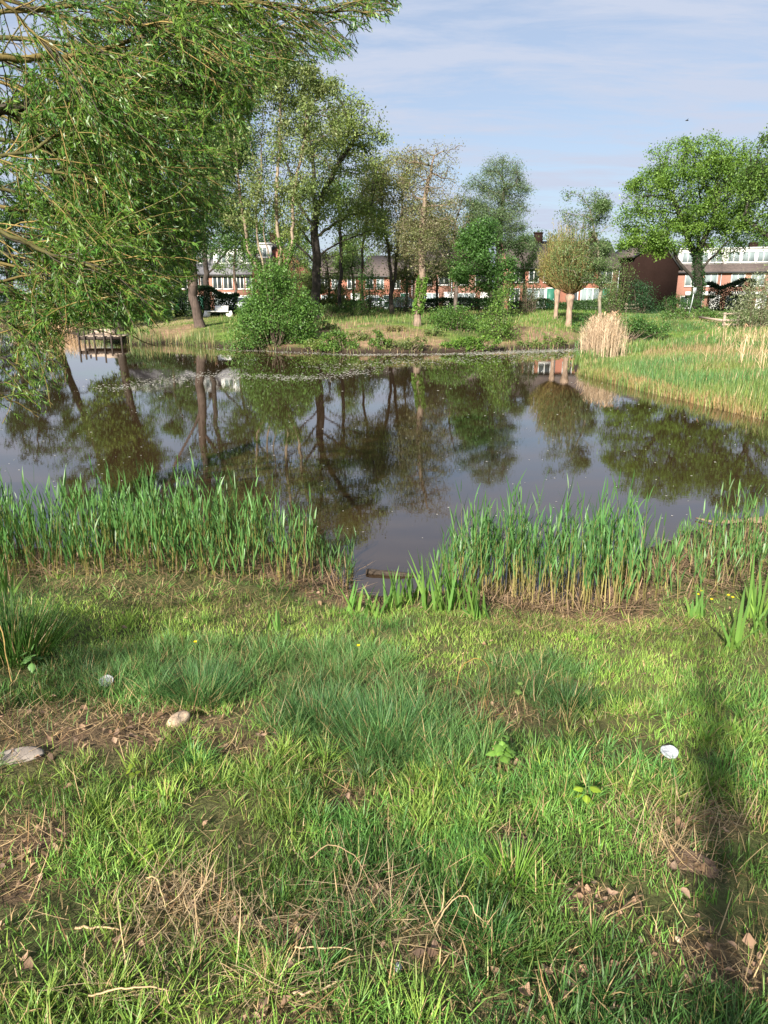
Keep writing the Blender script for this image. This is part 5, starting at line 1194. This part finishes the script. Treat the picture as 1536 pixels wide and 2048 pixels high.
# broad leaved seedlings
def leafplant(label, px, py, seed, n, size, c, hgt, name, cat, group=None, tooth=True):
    rg = np.random.default_rng(seed); b = gp(px, py); root = thing(name, label, cat, b, 0, group)
    lf = Geo(); sm = Geo()
    sm.tube([[0, 0, -.02], [.004, 0, hgt * .5], [0, .003, hgt]], [.003, .0026, .0016], 5, (.10, .16, .04))
    for k in range(n):
        z = hgt * (.35 + .65 * (k + 1) / n); a = k * 2.4 + rg.normal(0, .25); L = size * (.75 + .45 * rg.random()); el = rg.normal(.05, .4)
        d = np.array([math.cos(a) * math.cos(el), math.sin(a) * math.cos(el), math.sin(el)]); s = np.array([-math.sin(a), math.cos(a), 0]); u = np.cross(d, s) * -1
        s0 = np.array([0, 0, z]); s1 = s0 + d * L * .35; sm.tube([s0, s1], [.0014, .001], 4, (.13, .2, .05), False)
        m = 9; rows = []
        for i in range(m):
            t = i / (m - 1); wv = L * .42 * math.sin(math.pi * min(1, (t + .04) / 1.04) ** .75) * (1 + (.16 if (tooth and i % 2) else 0)); ctr = s1 + d * L * t - np.array([0, 0, 1]) * L * .35 * t * t
            rows += [ctr - s * wv + u * wv * .28, ctr - s * wv * .5 + u * wv * .06, ctr, ctr + s * wv * .5 + u * wv * .06, ctr + s * wv + u * wv * .28]
        q = [[i * 5 + j, i * 5 + j + 1, (i + 1) * 5 + j + 1, (i + 1) * 5 + j] for i in range(m - 1) for j in range(4)]
        cc = np.array(c) * (.85 + .35 * rg.random()); C = np.repeat(cc[None], len(rows), 0); C[2::5] *= np.array([1.45, 1.35, 1.3])
        lf.add(rows, q, None, C)
    sm.build('stem', M['twig'], root); lf.build('leaf', M['leaf'], root, None, True)
    return root
leafplant('leafy bright green seedling with toothed leaves in the middle right turf', 1000, 1535, 431, 17, .046, (.13, .25, .045), .15, 'nettle_seedling', 'plant')
leafplant('small yellow green seedling lower right of the leafy one', 1168, 1612, 432, 6, .040, (.22, .32, .03), .09, 'weed_seedling', 'plant')
leafplant('flat leafed weed among grass right of the curled dry stems', 1036, 1396, 433, 4, .040, (.13, .20, .05), .07, 'weed_seedling', 'plant')
leafplant('lobed green weed beside the rush tussock at left', 66, 1345, 434, 10, .055, (.10, .20, .06), .13, 'weed_seedling', 'plant')
leafplant('tiny lime weed in the lower left turf', 268, 1556, 435, 5, .028, (.20, .28, .03), .05, 'weed_seedling', 'plant')
leafplant('lime weed in the grass above the straw at lower left', 295, 1720, 436, 6, .024, (.17, .27, .03), .05, 'weed_seedling', 'plant')
leafplant('flat creeping weed above the pale stone, left one', 285, 1392, 437, 5, .038, (.12, .19, .035), .05, 'weed_seedling', 'plant')
leafplant('flat creeping weed above the pale stone, right one', 322, 1396, 438, 5, .036, (.12, .19, .035), .05, 'weed_seedling', 'plant')

# silvery silverweed rosettes
def silverweed(label, px, py, seed, n, L):
    rg = np.random.default_rng(seed); b = gp(px, py); g = Geo()
    for k in range(n):
        a = k * 6.283 / n + rg.normal(0, .3); el = .35 + rg.normal(0, .15); d = np.array([math.cos(a) * math.cos(el), math.sin(a) * math.cos(el), math.sin(el)]); s = np.array([-math.sin(a), math.cos(a), 0])
        Lk = L * (.7 + .5 * rg.random()); g.tube([[0, 0, 0], d * Lk], [.0012, .0008], 3, (.25, .30, .22), False)
        m = 9; t = np.repeat(np.linspace(.25, 1, m), 2); sg = np.tile([-1, 1], m)
        C0 = d * Lk * t[:, None] - np.array([0, 0, 1]) * (Lk * .25 * t ** 2)[:, None]; A = s * sg[:, None] * 1.0 + d * .55 + np.array([0, 0, .2])
        Lf = Lk * .34 * np.sin(np.pi * np.clip(t * .75 + .12, 0, 1)); leaf_geo(C0, A, Lf, Lf * .42, np.repeat((np.array([.38, .47, .41]) * (.75 + .4 * rg.random()))[None], 2 * m, 0), g, k)
    return tag(g.build('silverweed_plant', M['straw'], None, b + [0, 0, .05]), label, 'plant', 'silverweed rosettes in the turf')
SW = [(520, 1346, 'silverweed above the blue fescue, leftmost of its bare spot'), (566, 1330, 'silverweed at the upper rim of the bare spot in the fescue'), (596, 1340, 'pale silverweed right of the bare spot in the fescue'), (590, 1405, 'silverweed below the bare spot in the fescue'), (676, 1356, 'silverweed under the right hand buttercup'),
      (708, 1440, 'silverweed half sunk in the middle fescue'), (806, 1512, 'silverweed at the right foot of the wide fescue'), (1236, 1590, 'silverweed beside the yellow green seedling'), (1372, 1528, 'silverweed right of the white lid in the right turf'), (1340, 1690, 'silvery rosette left of the bare earth mound'),
      (1375, 1680, 'large silvery rosette right above the bare earth mound'), (1336, 1655, 'silverweed above the bare earth mound'), (1294, 1425, 'silverweed in the grass above the right lid'), (1140, 1735, 'faint silverweed left of the earth mound'), (412, 1815, 'grey silverweed beside the dry straw heap at lower left'), (1165, 1450, 'silverweed below the dark grass tuft at right'), (1115, 1305, 'small silverweed high on the right lawn')]
for i, (px, py, lb) in enumerate(SW): silverweed(lb, px, py, 450 + i, 8 + i % 4, .050 + .012 * (i % 3))

# buttercups and other yellow flowers
def buttercup(label, px, py, seed, hgt=.10, r=.011):
    b = gp(px, py); rg = np.random.default_rng(seed); root = thing('buttercup_flower', label, 'flower', b, 0, 'yellow flowers on the near bank')
    Geo().tube([[0, 0, -.02], [.004, .002, hgt * .5], [0, 0, hgt]], [.0015, .0013, .001], 4, (.10, .18, .04)).build('stem', M['twig'], root)
    g = Geo()
    for k in range(6):
        a = k * 1.047; d = np.array([math.cos(a), math.sin(a), 0]); s = np.array([-d[1], d[0], 0]); c0 = np.array([0, 0, hgt])
        g.add([c0, c0 + d * r * .6 - s * r * .5 + [0, 0, r * .4], c0 + d * r + [0, 0, r * .9], c0 + d * r * .6 + s * r * .5 + [0, 0, r * .4]], [[0, 1, 2, 3]], None, (.80, .58, .01))
    g.build('petal', M['petal'], root); return root
for i, (px, py, h, lb) in enumerate([(393, 1316, .10, 'buttercup above the blue fescue at left'), (717, 1328, .12, 'buttercup on a thin stalk in the middle of the lawn'), (1393, 1214, .10, 'yellow flower beside the small iris at right'), (1400, 1212, .12, 'yellow flower just right of the one at the small iris'), (1420, 1222, .09, 'yellow flower low in the mud between iris and right reeds'), (1453, 1216, .10, 'yellow flower left of the right edge iris clump'), (1462, 1218, .09, 'yellow flower nearest the right edge iris clump')]):
    buttercup(lb, px, py, 480 + i, h, .013 if i > 1 else .012)

# ------------------------------------------------------------------ stones, lids, logs, sticks
def rock(label, px, py, rx, ry, rz, seed, mat='stone', name='stone', cat='stone', sink=.3, flat=1.0):
    rg = np.random.default_rng(seed); b = gp(px, py); g = Geo(); nu, nv = 18, 11; V = []
    ph = rg.random(6) * 6.283
    for i in range(nv + 1):
        th = math.pi * i / nv
        for j in range(nu):
            a = 2 * math.pi * j / nu; d = np.array([math.sin(th) * math.cos(a), math.sin(th) * math.sin(a), math.cos(th)])
            e = np.sign(d) * np.abs(d) ** .72; k = 1 + .09 * math.sin(2 * a + ph[0] + th) + .07 * math.sin(3 * a + ph[1] - 2 * th) + .05 * math.sin(5 * th + ph[2] + a)
            V.append([e[0] * rx * k, e[1] * ry * k, e[2] * rz * (k if d[2] < 0 else k * flat)])
    q = [[i * nu + j, i * nu + (j + 1) % nu, (i + 1) * nu + (j + 1) % nu, (i + 1) * nu + j] for i in range(nv) for j in range(nu)]
    g.add(V, q); o = g.build(name, M[mat], None, None, True); o.location = tuple(b + [0, 0, rz * (1 - 2 * sink)]); o.rotation_euler = (rg.normal(0, .08), rg.normal(0, .08), rg.random() * 6)
    return tag(o, label, cat)
rock('pale tan stone with a flat top on the bare earth at left', 358, 1446, .052, .040, .030, 501)
rock('flat grey stone sunk in the soil at the left edge', 30, 1518, .10, .05, .012, 502, 'slab')
rock('upright pale stone block between the reed stems at left', 286, 1118, .040, .030, .075, 503, 'stone', sink=.15)
rock('small white pebble near the bottom edge right of centre', 797, 1940, .013, .010, .008, 504, 'plastic_white')
rock('little whitish stone in the lower right grass', 1357, 1882, .011, .008, .007, 505)
rock('small tan stone beside the silverweed bare spot', 587, 1372, .020, .015, .012, 506)
rock('reddish clod of earth standing in the reeds at right', 1220, 1195, .035, .028, .055, 507, 'earth', 'earth_clod', 'clod', .2)
rock('low mound of bare sandy earth at the right of the turf', 1385, 1732, .075, .062, .014, 508, 'earth', 'earth_mound', 'earth mound', .50)
def lid(label, px, py, r, tilt, rz, seed):
    rg = np.random.default_rng(seed); b = gp(px, py); g = Geo(); k = 28; rings = [(0, .004), (.45, .0042), (.82, .004), (.90, .0065), (1.0, .006), (1.03, .0), (.97, -.004)]
    V = []
    for (f, h) in rings:
        for j in range(k):
            a = j * 2 * math.pi / k; w = 1 + .05 * math.sin(2 * a + 1) + .02 * math.sin(5 * a); V.append([math.cos(a) * r * f * w, math.sin(a) * r * f * w, h + (.004 * math.sin(2 * a) + .0015 * math.sin(5 * a)) * f])
    q = [[i * k + j, i * k + (j + 1) % k, (i + 1) * k + (j + 1) % k, (i + 1) * k + j] for i in range(len(rings) - 1) for j in range(k)]
    g.add(V, q); o = g.build('plastic_lid', M['plastic_white'], None, None, True); o.location = tuple(b + [0, 0, .066]); o.rotation_euler = (tilt, .12, rz)
    return tag(o, label, 'lid', 'round white lids lying in the grass')
lid('round white lid on the grass left of the blue fescue', 215, 1384, .035, .55, .3, 511)
lid('round white lid lying in the turf at right, under grass blades', 1335, 1530, .035, .30, -.5, 512)
def floaty(label, px, py, seed, r):
    d = ray(px, py); t = -EYE / d[2]; p = np.array([d[0] * t, d[1] * t, 0.0]); p[2] = max(0.0, gz(p[0], p[1])) + .004; rg = np.random.default_rng(seed); g = Geo(); k = 10; V = [[0, 0, .016]]
    for j in range(k):
        a = j * 6.283 / k; rr = r * (.7 + .5 * rg.random()); V.append([math.cos(a) * rr * 1.5, math.sin(a) * rr, .004 + .01 * rg.random()])
    g.add(V, None, [[0, 1 + j, 1 + (j + 1) % k] for j in range(k)]); o = g.build('foam_scrap', M['plastic_white'], None, p); o.location = tuple(p); return tag(o, label, 'litter', 'white scraps floating by the right shore')
for i, (px, py, r, lb) in enumerate([(1293, 1101, .045, 'largest white foam scrap floating at the muddy notch'), (1260, 1108, .016, 'tiny white scrap left of the largest foam scrap'), (1402, 1076, .020, 'white scrap floating off the right mud bank'), (1526, 1007, .03, 'white scrap on the water at the right edge')]): floaty(lb, px, py, 520 + i, r)
def logobj(label, pts_, r0, r1, seed, mat='log_bark', name='log', cat='log', branches=()):
    rg = np.random.default_rng(seed); p = cr_spline(pts_, 16); g = Geo(); rr = np.linspace(r0, r1, 16) * (1 + rg.normal(0, .05, 16)); g.tube(p, rr, 12)
    for (i, d, L, r) in branches: g.tube([p[i], p[i] + np.array(d) * L * .5, p[i] + np.array(d) * L + [0, 0, L * .1]], [r, r * .7, r * .2], 6)
    b = p[0]; o = g.build(name, M[mat], None, b, True); return tag(o, label, cat)
def onw(px, py, z=.0):
    d = ray(px, py); t = (z - EYE) / d[2]; return np.array([d[0] * t, d[1] * t, z])
logobj('dark barked log floating at the mouth of the inlet', [onw(733, 1143, .012), onw(765, 1146, .012), onw(800, 1149, .008), onw(832, 1152, -.004)], .030, .022, 531)
logobj('dead forked branch lying in the water by the right mud bank', [onw(1392, 1036, .02), onw(1430, 1044, .03), onw(1480, 1042, .06), onw(1530, 1037, .09), onw(1600, 1030, .10)], .010, .040, 532, 'driftwood', 'fallen_branch', 'branch', [(9, np.array([.9, -.35, -.1]), .5, .022), (6, np.array([.8, .5, .0]), .3, .012), (12, np.array([.4, -.7, .0]), .35, .018)])
def stick(label, pxs, r, c, seed, name='dry_stick', cat='stick', lift=.02, arch=0.0, gr_='dry sticks in the turf'):
    P_ = [gp(*q) + np.array([0, 0, lift]) for q in pxs]; n = len(P_)
    for i in range(n): P_[i][2] += arch * math.sin(math.pi * i / max(1, n - 1))
    p = cr_spline(P_, 8 * n); rg = np.random.default_rng(seed); p = p + (fbm(np.arange(len(p))[:, None] * .35 + seed, np.arange(3)[None] * 9.0, seed) - .5) * r * 3
    g = Geo(); g.tube(p, np.linspace(r, r * .55, len(p)), 6, np.array(c) * (.62 + .25 * rg.random())); o = g.build(name, M['twig'], None, p[0], True); return tag(o, label, cat, gr_)
ST = (.44, .31, .17)
stick('short straight stick at lower left, left of the straw heap', [(152, 1868), (195, 1866), (240, 1872)], .0042, ST, 541)
stick('pale stick slanting at the bottom centre', [(592, 2004), (630, 1994), (678, 1974)], .0048, (.50, .36, .22), 542)
stick('brown stick slanting up in the lower right turf', [(1212, 1856), (1245, 1830), (1282, 1796)], .0046, (.34, .22, .12), 543)
stick('thin upright twig beside the slanting brown stick', [(1290, 1848), (1278, 1815), (1268, 1792)], .0030, (.28, .18, .11), 544)
stick('crooked pale twig at the bottom right', [(1208, 1975), (1228, 2000), (1222, 2030), (1212, 2046)], .0040, (.45, .33, .22), 545)
stick('long straw stalk lying across the lower left corner', [(180, 2022), (250, 2018), (330, 2022), (345, 2040)], .0028, ST, 546, 'dry_stalk', 'dry stalk', .05, .02)
stick('curled orange dry stem looping above the leafy seedling', [(912, 1388), (922, 1366), (950, 1360), (972, 1380), (978, 1410), (968, 1440), (950, 1462)], .0022, (.50, .30, .08), 547, 'dry_stalk', 'dry stalk', .05, .10)
stick('orange dry stem lying below the curled loop', [(930, 1468), (960, 1456), (1010, 1440)], .0030, (.50, .30, .08), 548, 'dry_stalk', 'dry stalk', .04)
stick('crossing dry stem inside the curled loop', [(968, 1412), (974, 1434), (980, 1452)], .0022, (.50, .30, .08), 549, 'dry_stalk', 'dry stalk', .05)
stick('thin arched pale stalk right of the curled loop', [(1068, 1420), (1066, 1390), (1080, 1376), (1106, 1382)], .0022, ST, 550, 'dry_stalk', 'dry stalk', .05, .05)
stick('looping pale grass stalk in the lower right of centre turf', [(870, 1880), (900, 1856), (930, 1856), (950, 1880), (976, 1876)], .0022, ST, 551, 'dry_stalk', 'dry stalk', .05, .06)
stick('long arched stalk above the central straw', [(620, 1742), (660, 1736), (710, 1762), (745, 1800)], .0022, ST, 552, 'dry_stalk', 'dry stalk', .05, .05)
stick('bent straw stalk left of the straw heap', [(294, 1778), (318, 1802), (334, 1836)], .0030, (.46, .36, .18), 553, 'dry_stalk', 'dry stalk', .04, .04)
stick('straw stalk lying toward the bottom centre', [(590, 1920), (650, 1918), (705, 1922)], .0026, ST, 554, 'dry_stalk', 'dry stalk', .04)
stick('long dry willow twig arching in at the left edge below the tussock', [(-30, 1290), (0, 1316), (18, 1352), (30, 1400)], .0045, (.46, .30, .10), 555, 'dry_stalk', 'dry stalk', .10, .20)
stick('upright dry stalk in the fescue left of the curled loop', [(828, 1432), (828, 1410), (826, 1390)], .0020, ST, 556, 'dry_stalk', 'dry stalk', .05)

# floating petals and scum
pg = Geo(); rg = np.random.default_rng(561); n = 2600
def along(pts_, n, spread):
    t = rg.random(n) * (len(pts_) - 1); i = np.minimum(t.astype(int), len(pts_) - 2); f = (t - i)[:, None]; a = np.array(pts_, float); p = a[i] * (1 - f) + a[i + 1] * f
    return p + rg.normal(0, 1, (n, 2)) * spread
pp = np.vstack([along([(210, 780), (300, 765), (420, 748), (560, 756), (640, 756), (740, 742)], 1000, [26, 3]), along([(640, 735), (850, 722), (1060, 712), (1150, 702)], 900, [40, 5]), along([(430, 698), (700, 710), (850, 709), (1000, 706), (1140, 700)], 1700, [20, 1.2]), along([(950, 708), (1050, 702), (1145, 700)], 700, [20, 2.5]),
                np.stack([rg.random(330) * 1600 - 20, 740 + 340 * rg.random(330) ** 1.5], 1)])
X = np.array([onw(*q) for q in pp]); ok = sdist(X[:, 0], X[:, 1]) < -.1; X = X[ok]; n = len(X)
a = rg.random(n) * 6.283; s = (.016 + .026 * rg.random(n)) * np.clip(X[:, 1] / 20, .16, 1.6)
u = np.stack([np.cos(a), np.sin(a), np.zeros(n)], 1) * s[:, None]; w = np.stack([-np.sin(a), np.cos(a), np.zeros(n)], 1) * s[:, None] * .7
X[:, 2] = .004
pg.add(np.stack([X - u, X - w, X + u, X + w], 1).reshape(-1, 3), np.arange(n * 4).reshape(-1, 4), None, np.repeat(np.array([.70, .67, .62]) * (.5 + .6 * rg.random((n, 1))), 4, 0))
tag(pg.build('floating_petals', M['straw']), 'pale petals and scum drifting on the pond', 'floating debris', kind='stuff')

# ------------------------------------------------------------------ park furniture on the far bank
b = gp(437, 634); s = mpp(437, 634, b[1]); Wd = 50 * s
bench = thing('park_bench', 'pale concrete park bench with a short central backrest on the far lawn', 'bench', b, R(-4))
Geo().box(-Wd * .44, Wd * .44, -.28, .24, .38, .46).build('seat', M['concrete'], bench)
Geo().add([[x, y0 + dy, z] for x in (-Wd * .16, Wd * .38) for (y0, z) in ((.16, .462), (.30, .86)) for dy in (0, .07)], [[0, 1, 3, 2], [4, 6, 7, 5], [0, 4, 5, 1], [2, 3, 7, 6], [0, 2, 6, 4], [1, 5, 7, 3]]).build('backrest', M['concrete'], bench)
for sx in (-1, 1):
    Geo().beam([sx * Wd * .42, -.02, .40], [sx * Wd * .5, -.02, -.05], .50, .07).build('leg', M['concrete'], bench)
b = gp(356, 628); binr = thing('litter_bin', 'slim green litter bin on a post left of the leaning dark trunk', 'bin', b)
gbn = Geo(); gbn.tube([[0, 0, .28], [0, 0, .30], [0, 0, .86], [0, 0, .88]], [.14, .17, .18, .17], 14); gbn.build('body', M['bin_green'], binr, None, False)
Geo().tube([[0, 0, .882], [0, 0, .93], [0, 0, .97]], [.19, .17, .06], 14).build('lid', M['bin_green'], binr); Geo().tube([[0, 0, -.1], [0, 0, .28]], [.04, .04], 8).build('post', M['trim_dark'], binr)

jc = onw(205, 690); jr = thing('wooden_jetty', 'weathered wooden fishing jetty on dark posts at the left bank', 'jetty', jc, R(8))
js = mpp(205, 690, jc[1]); jw = 84 * js; dk = Geo()
nb = 14
for i in range(nb):
    x0 = -jw / 2 + jw * i / nb; dk.box(x0 + .008, x0 + jw / nb - .008, -.2, 2.3, .46 + .006 * (i % 3), .505 + .006 * (i % 3))
dk.build('deck', M['wood_grey'], jr)
bm_ = Geo(); bm_.box(-jw / 2, jw / 2, -.26, -.205, .30, .47); bm_.box(-jw / 2, jw / 2, 1.2, 1.3, .26, .455); bm_.build('beam', M['wood_dark'], jr)
Geo().box(-jw * .5, jw * .12, 2.32, 2.38, .50, .82).build('back_board', M['wood_grey'], jr)
Geo().box(-jw * .05, jw * .22, .9, 1.5, .515, .80).build('bench_block', M['wood_grey'], jr)
for (fx, y, h) in [(-.49, -.30, .95), (-.36, -.32, .80), (-.14, -.32, .85), (.08, -.33, 1.0), (.24, -.30, .62), (.47, -.30, .62), (.47, 1.6, .6), (-.49, 1.9, .9)]:
    Geo().tube([[fx * jw, y, -.6], [fx * jw, y, h]], [.055, .05], 8).build('post', M['wood_dark'], jr)

b = gp(1376, 634); sg_ = thing('sign_post', 'leaning grey pole with a small sign seen edge on before the right oak', 'sign', b)
hgt = 56 * mpp(1376, 600, b[1]) * 1.0
Geo().tube([[0, 0, -.1], [.16 * hgt * .5, 0, hgt * .5], [.12 * hgt, 0, hgt]], [.035, .035, .035], 8).build('pole', M['metal_grey'], sg_)
Geo().box(.12 * hgt - .12, .12 * hgt + .12, -.06, -.03, hgt - .42, hgt + .02).build('sign_plate', M['metal_grey'], sg_)
b = gp(1461, 652); stl = thing('wooden_stile', 'square wooden frame of a stile at the right meadow edge', 'stile', b, R(-6)); s = mpp(1461, 652, b[1]); w_ = 27 * s; h_ = 26 * s
for sx in (-1, 1): Geo().box(sx * w_ / 2 - .07, sx * w_ / 2 + .07, -.07, .07, -.2, h_).build('post', M['wood_grey'], stl)
for z in (h_ - .14, h_ * .34, .02): Geo().box(-w_ / 2 - .12, w_ / 2 + .12, -.105, -.073, z, z + .12).build('rail', M['wood_grey'], stl)
a0 = gp(1398, 641); a1 = gp(1446, 650); rl = Geo(); rl.tube([a0 + [0, 0, .22], (a0 + a1) / 2 + [0, 0, .24], a1 + [0, 0, .28]], [.08, .075, .08], 8); tag(rl.build('log_rail', M['wood_grey'], None, a0, True), 'low log rail running from the stile into the grass', 'rail')
b = gp(1263, 624); fn = thing('wooden_fence', 'short two rail wooden fence beside the dark conifer like bush', 'fence', b, R(4)); s = mpp(1263, 624, b[1]); w_ = 24 * s
for sx in (-1, 1): Geo().box(sx * w_ / 2 - .07, sx * w_ / 2 + .07, -.07, .07, -.2, .80).build('post', M['wood_grey'], fn)
for z in (.30, .60): Geo().box(-w_ / 2 - .2, w_ / 2 + .2, -.11, -.073, z, z + .12).build('rail', M['wood_grey'], fn)

def car(label, pos, rz, paint):
    r = thing('parked_car', label, 'car', pos, rz, 'cars parked before the houses')
    side = [(-2.1, .35), (-2.12, .75), (-1.95, .92), (-1.35, 1.0), (-.75, 1.42), (.55, 1.46), (1.25, 1.02), (2.0, .86), (2.12, .6), (2.1, .33)]
    g = Geo(); n = len(side); V = []
    for (k, y) in ((0.0, -.86), (1.0, .86)):
        for (x, z) in side: V.append([x, y * (1.0 if z < 1.05 else .84), z])
    q = [[i, (i + 1) % n, n + (i + 1) % n, n + i] for i in range(n)]
    t = []
    for o_ in (0, n):
        for i in range(1, n - 1): t.append([o_, o_ + i, o_ + i + 1])
    g.add(V, q, t); body = g.build('body', M[paint], r)
    for y in (-.873, .873):
        yy = y * .93; Geo().add([[-.98, y, 1.03], [-.62, yy * .93, 1.36], [.48, yy * .93, 1.39], [.98, y, 1.04], [-.98, y * .98, 1.03], [-.62, yy * .9, 1.36], [.48, yy * .9, 1.39], [.98, y * .98, 1.04]], [[0, 1, 2, 3], [4, 7, 6, 5], [0, 4, 5, 1], [1, 5, 6, 2], [2, 6, 7, 3]]).build('side_window', M['glass'], r)
        for x in (-1.3, 1.3):
            wh = Geo().tube([[x, y - .09, .31], [x, y + .09, .31]], [.31, .31], 18).build('wheel', M['rubber'], r)
            sg2 = 1 if y > 0 else -1; Geo().tube([[x, y + sg2 * .091, .31], [x, y + sg2 * .10, .31]], [.19, .17], 14).build('rim', M['metal_grey'], wh)
    Geo().add([[.66, -.66, 1.44], [.66, .66, 1.44], [1.27, .78, 1.06], [1.27, -.78, 1.06]], [[0, 1, 2, 3]]).build('windscreen', M['glass'], r)
    for y in (-.6, .6): Geo().box(2.03, 2.13, y - .16, y + .16, .62, .76).build('headlight', M['curtain'], r)
    return r
car('silver car parked behind the young green bush', atd(748, 82), R(184), 'car_paint_silver')
car('dark car parked right of the silver one', atd(806, 82), R(3), 'car_paint_dark')
car('silver car half hidden behind the left of the big shrub', atd(486, 66), R(178), 'car_paint_silver')

# a small bird in the sky
bp = pt(1374, 241, 60); bd = Geo(); bd.tube([bp + [-.13, 0, 0], bp + [-.06, 0, .01], bp + [.05, 0, .01], bp + [.13, 0, 0]], [.006, .04, .04, .008], 8, (.03, .03, .03))
for s_ in (-1, 1): bd.add([bp + [-.05, 0, .02], bp + [.05, 0, .02], bp + [.02, s_ * .2, .10], bp + [-.03, s_ * .34, .03]], [[0, 1, 2, 3]], None, (.03, .03, .03))
tag(bd.build('bird', M['twig'], None, bp), 'tiny dark bird flying in the open sky', 'bird')

# unseen tree shape added behind the viewer to cast the viewer's shadow strip
sb = np.array([-.30, -1.35, gz(-.30, -1.35)]); sp_ = thing('shadow_caster', 'slim leafy tree shape added unseen behind the viewer to cast a shadow strip', 'tree', sb)
tg_ = Geo(); tg_.tube(cr_spline([[0, 0, -.2], [.01, 0, 1.0], [-.01, .01, 2.0], [0, 0, 2.75]], 14), np.linspace(.028, .012, 14), 8, (.12, .09, .065))
lc = Geo(); rg = np.random.default_rng(571); n = 400; q = rg.normal(0, 1, (n, 3)) * [.055, .055, .46] + [0, 0, 1.85]
leaf_geo(q, rg.normal(0, 1, (n, 3)), .07, .04, tint(n, G_MID, rg, .2), lc, 5)
tg_.build('trunk', M['bark'], sp_); lc.build('crown', M['leaf'], sp_)
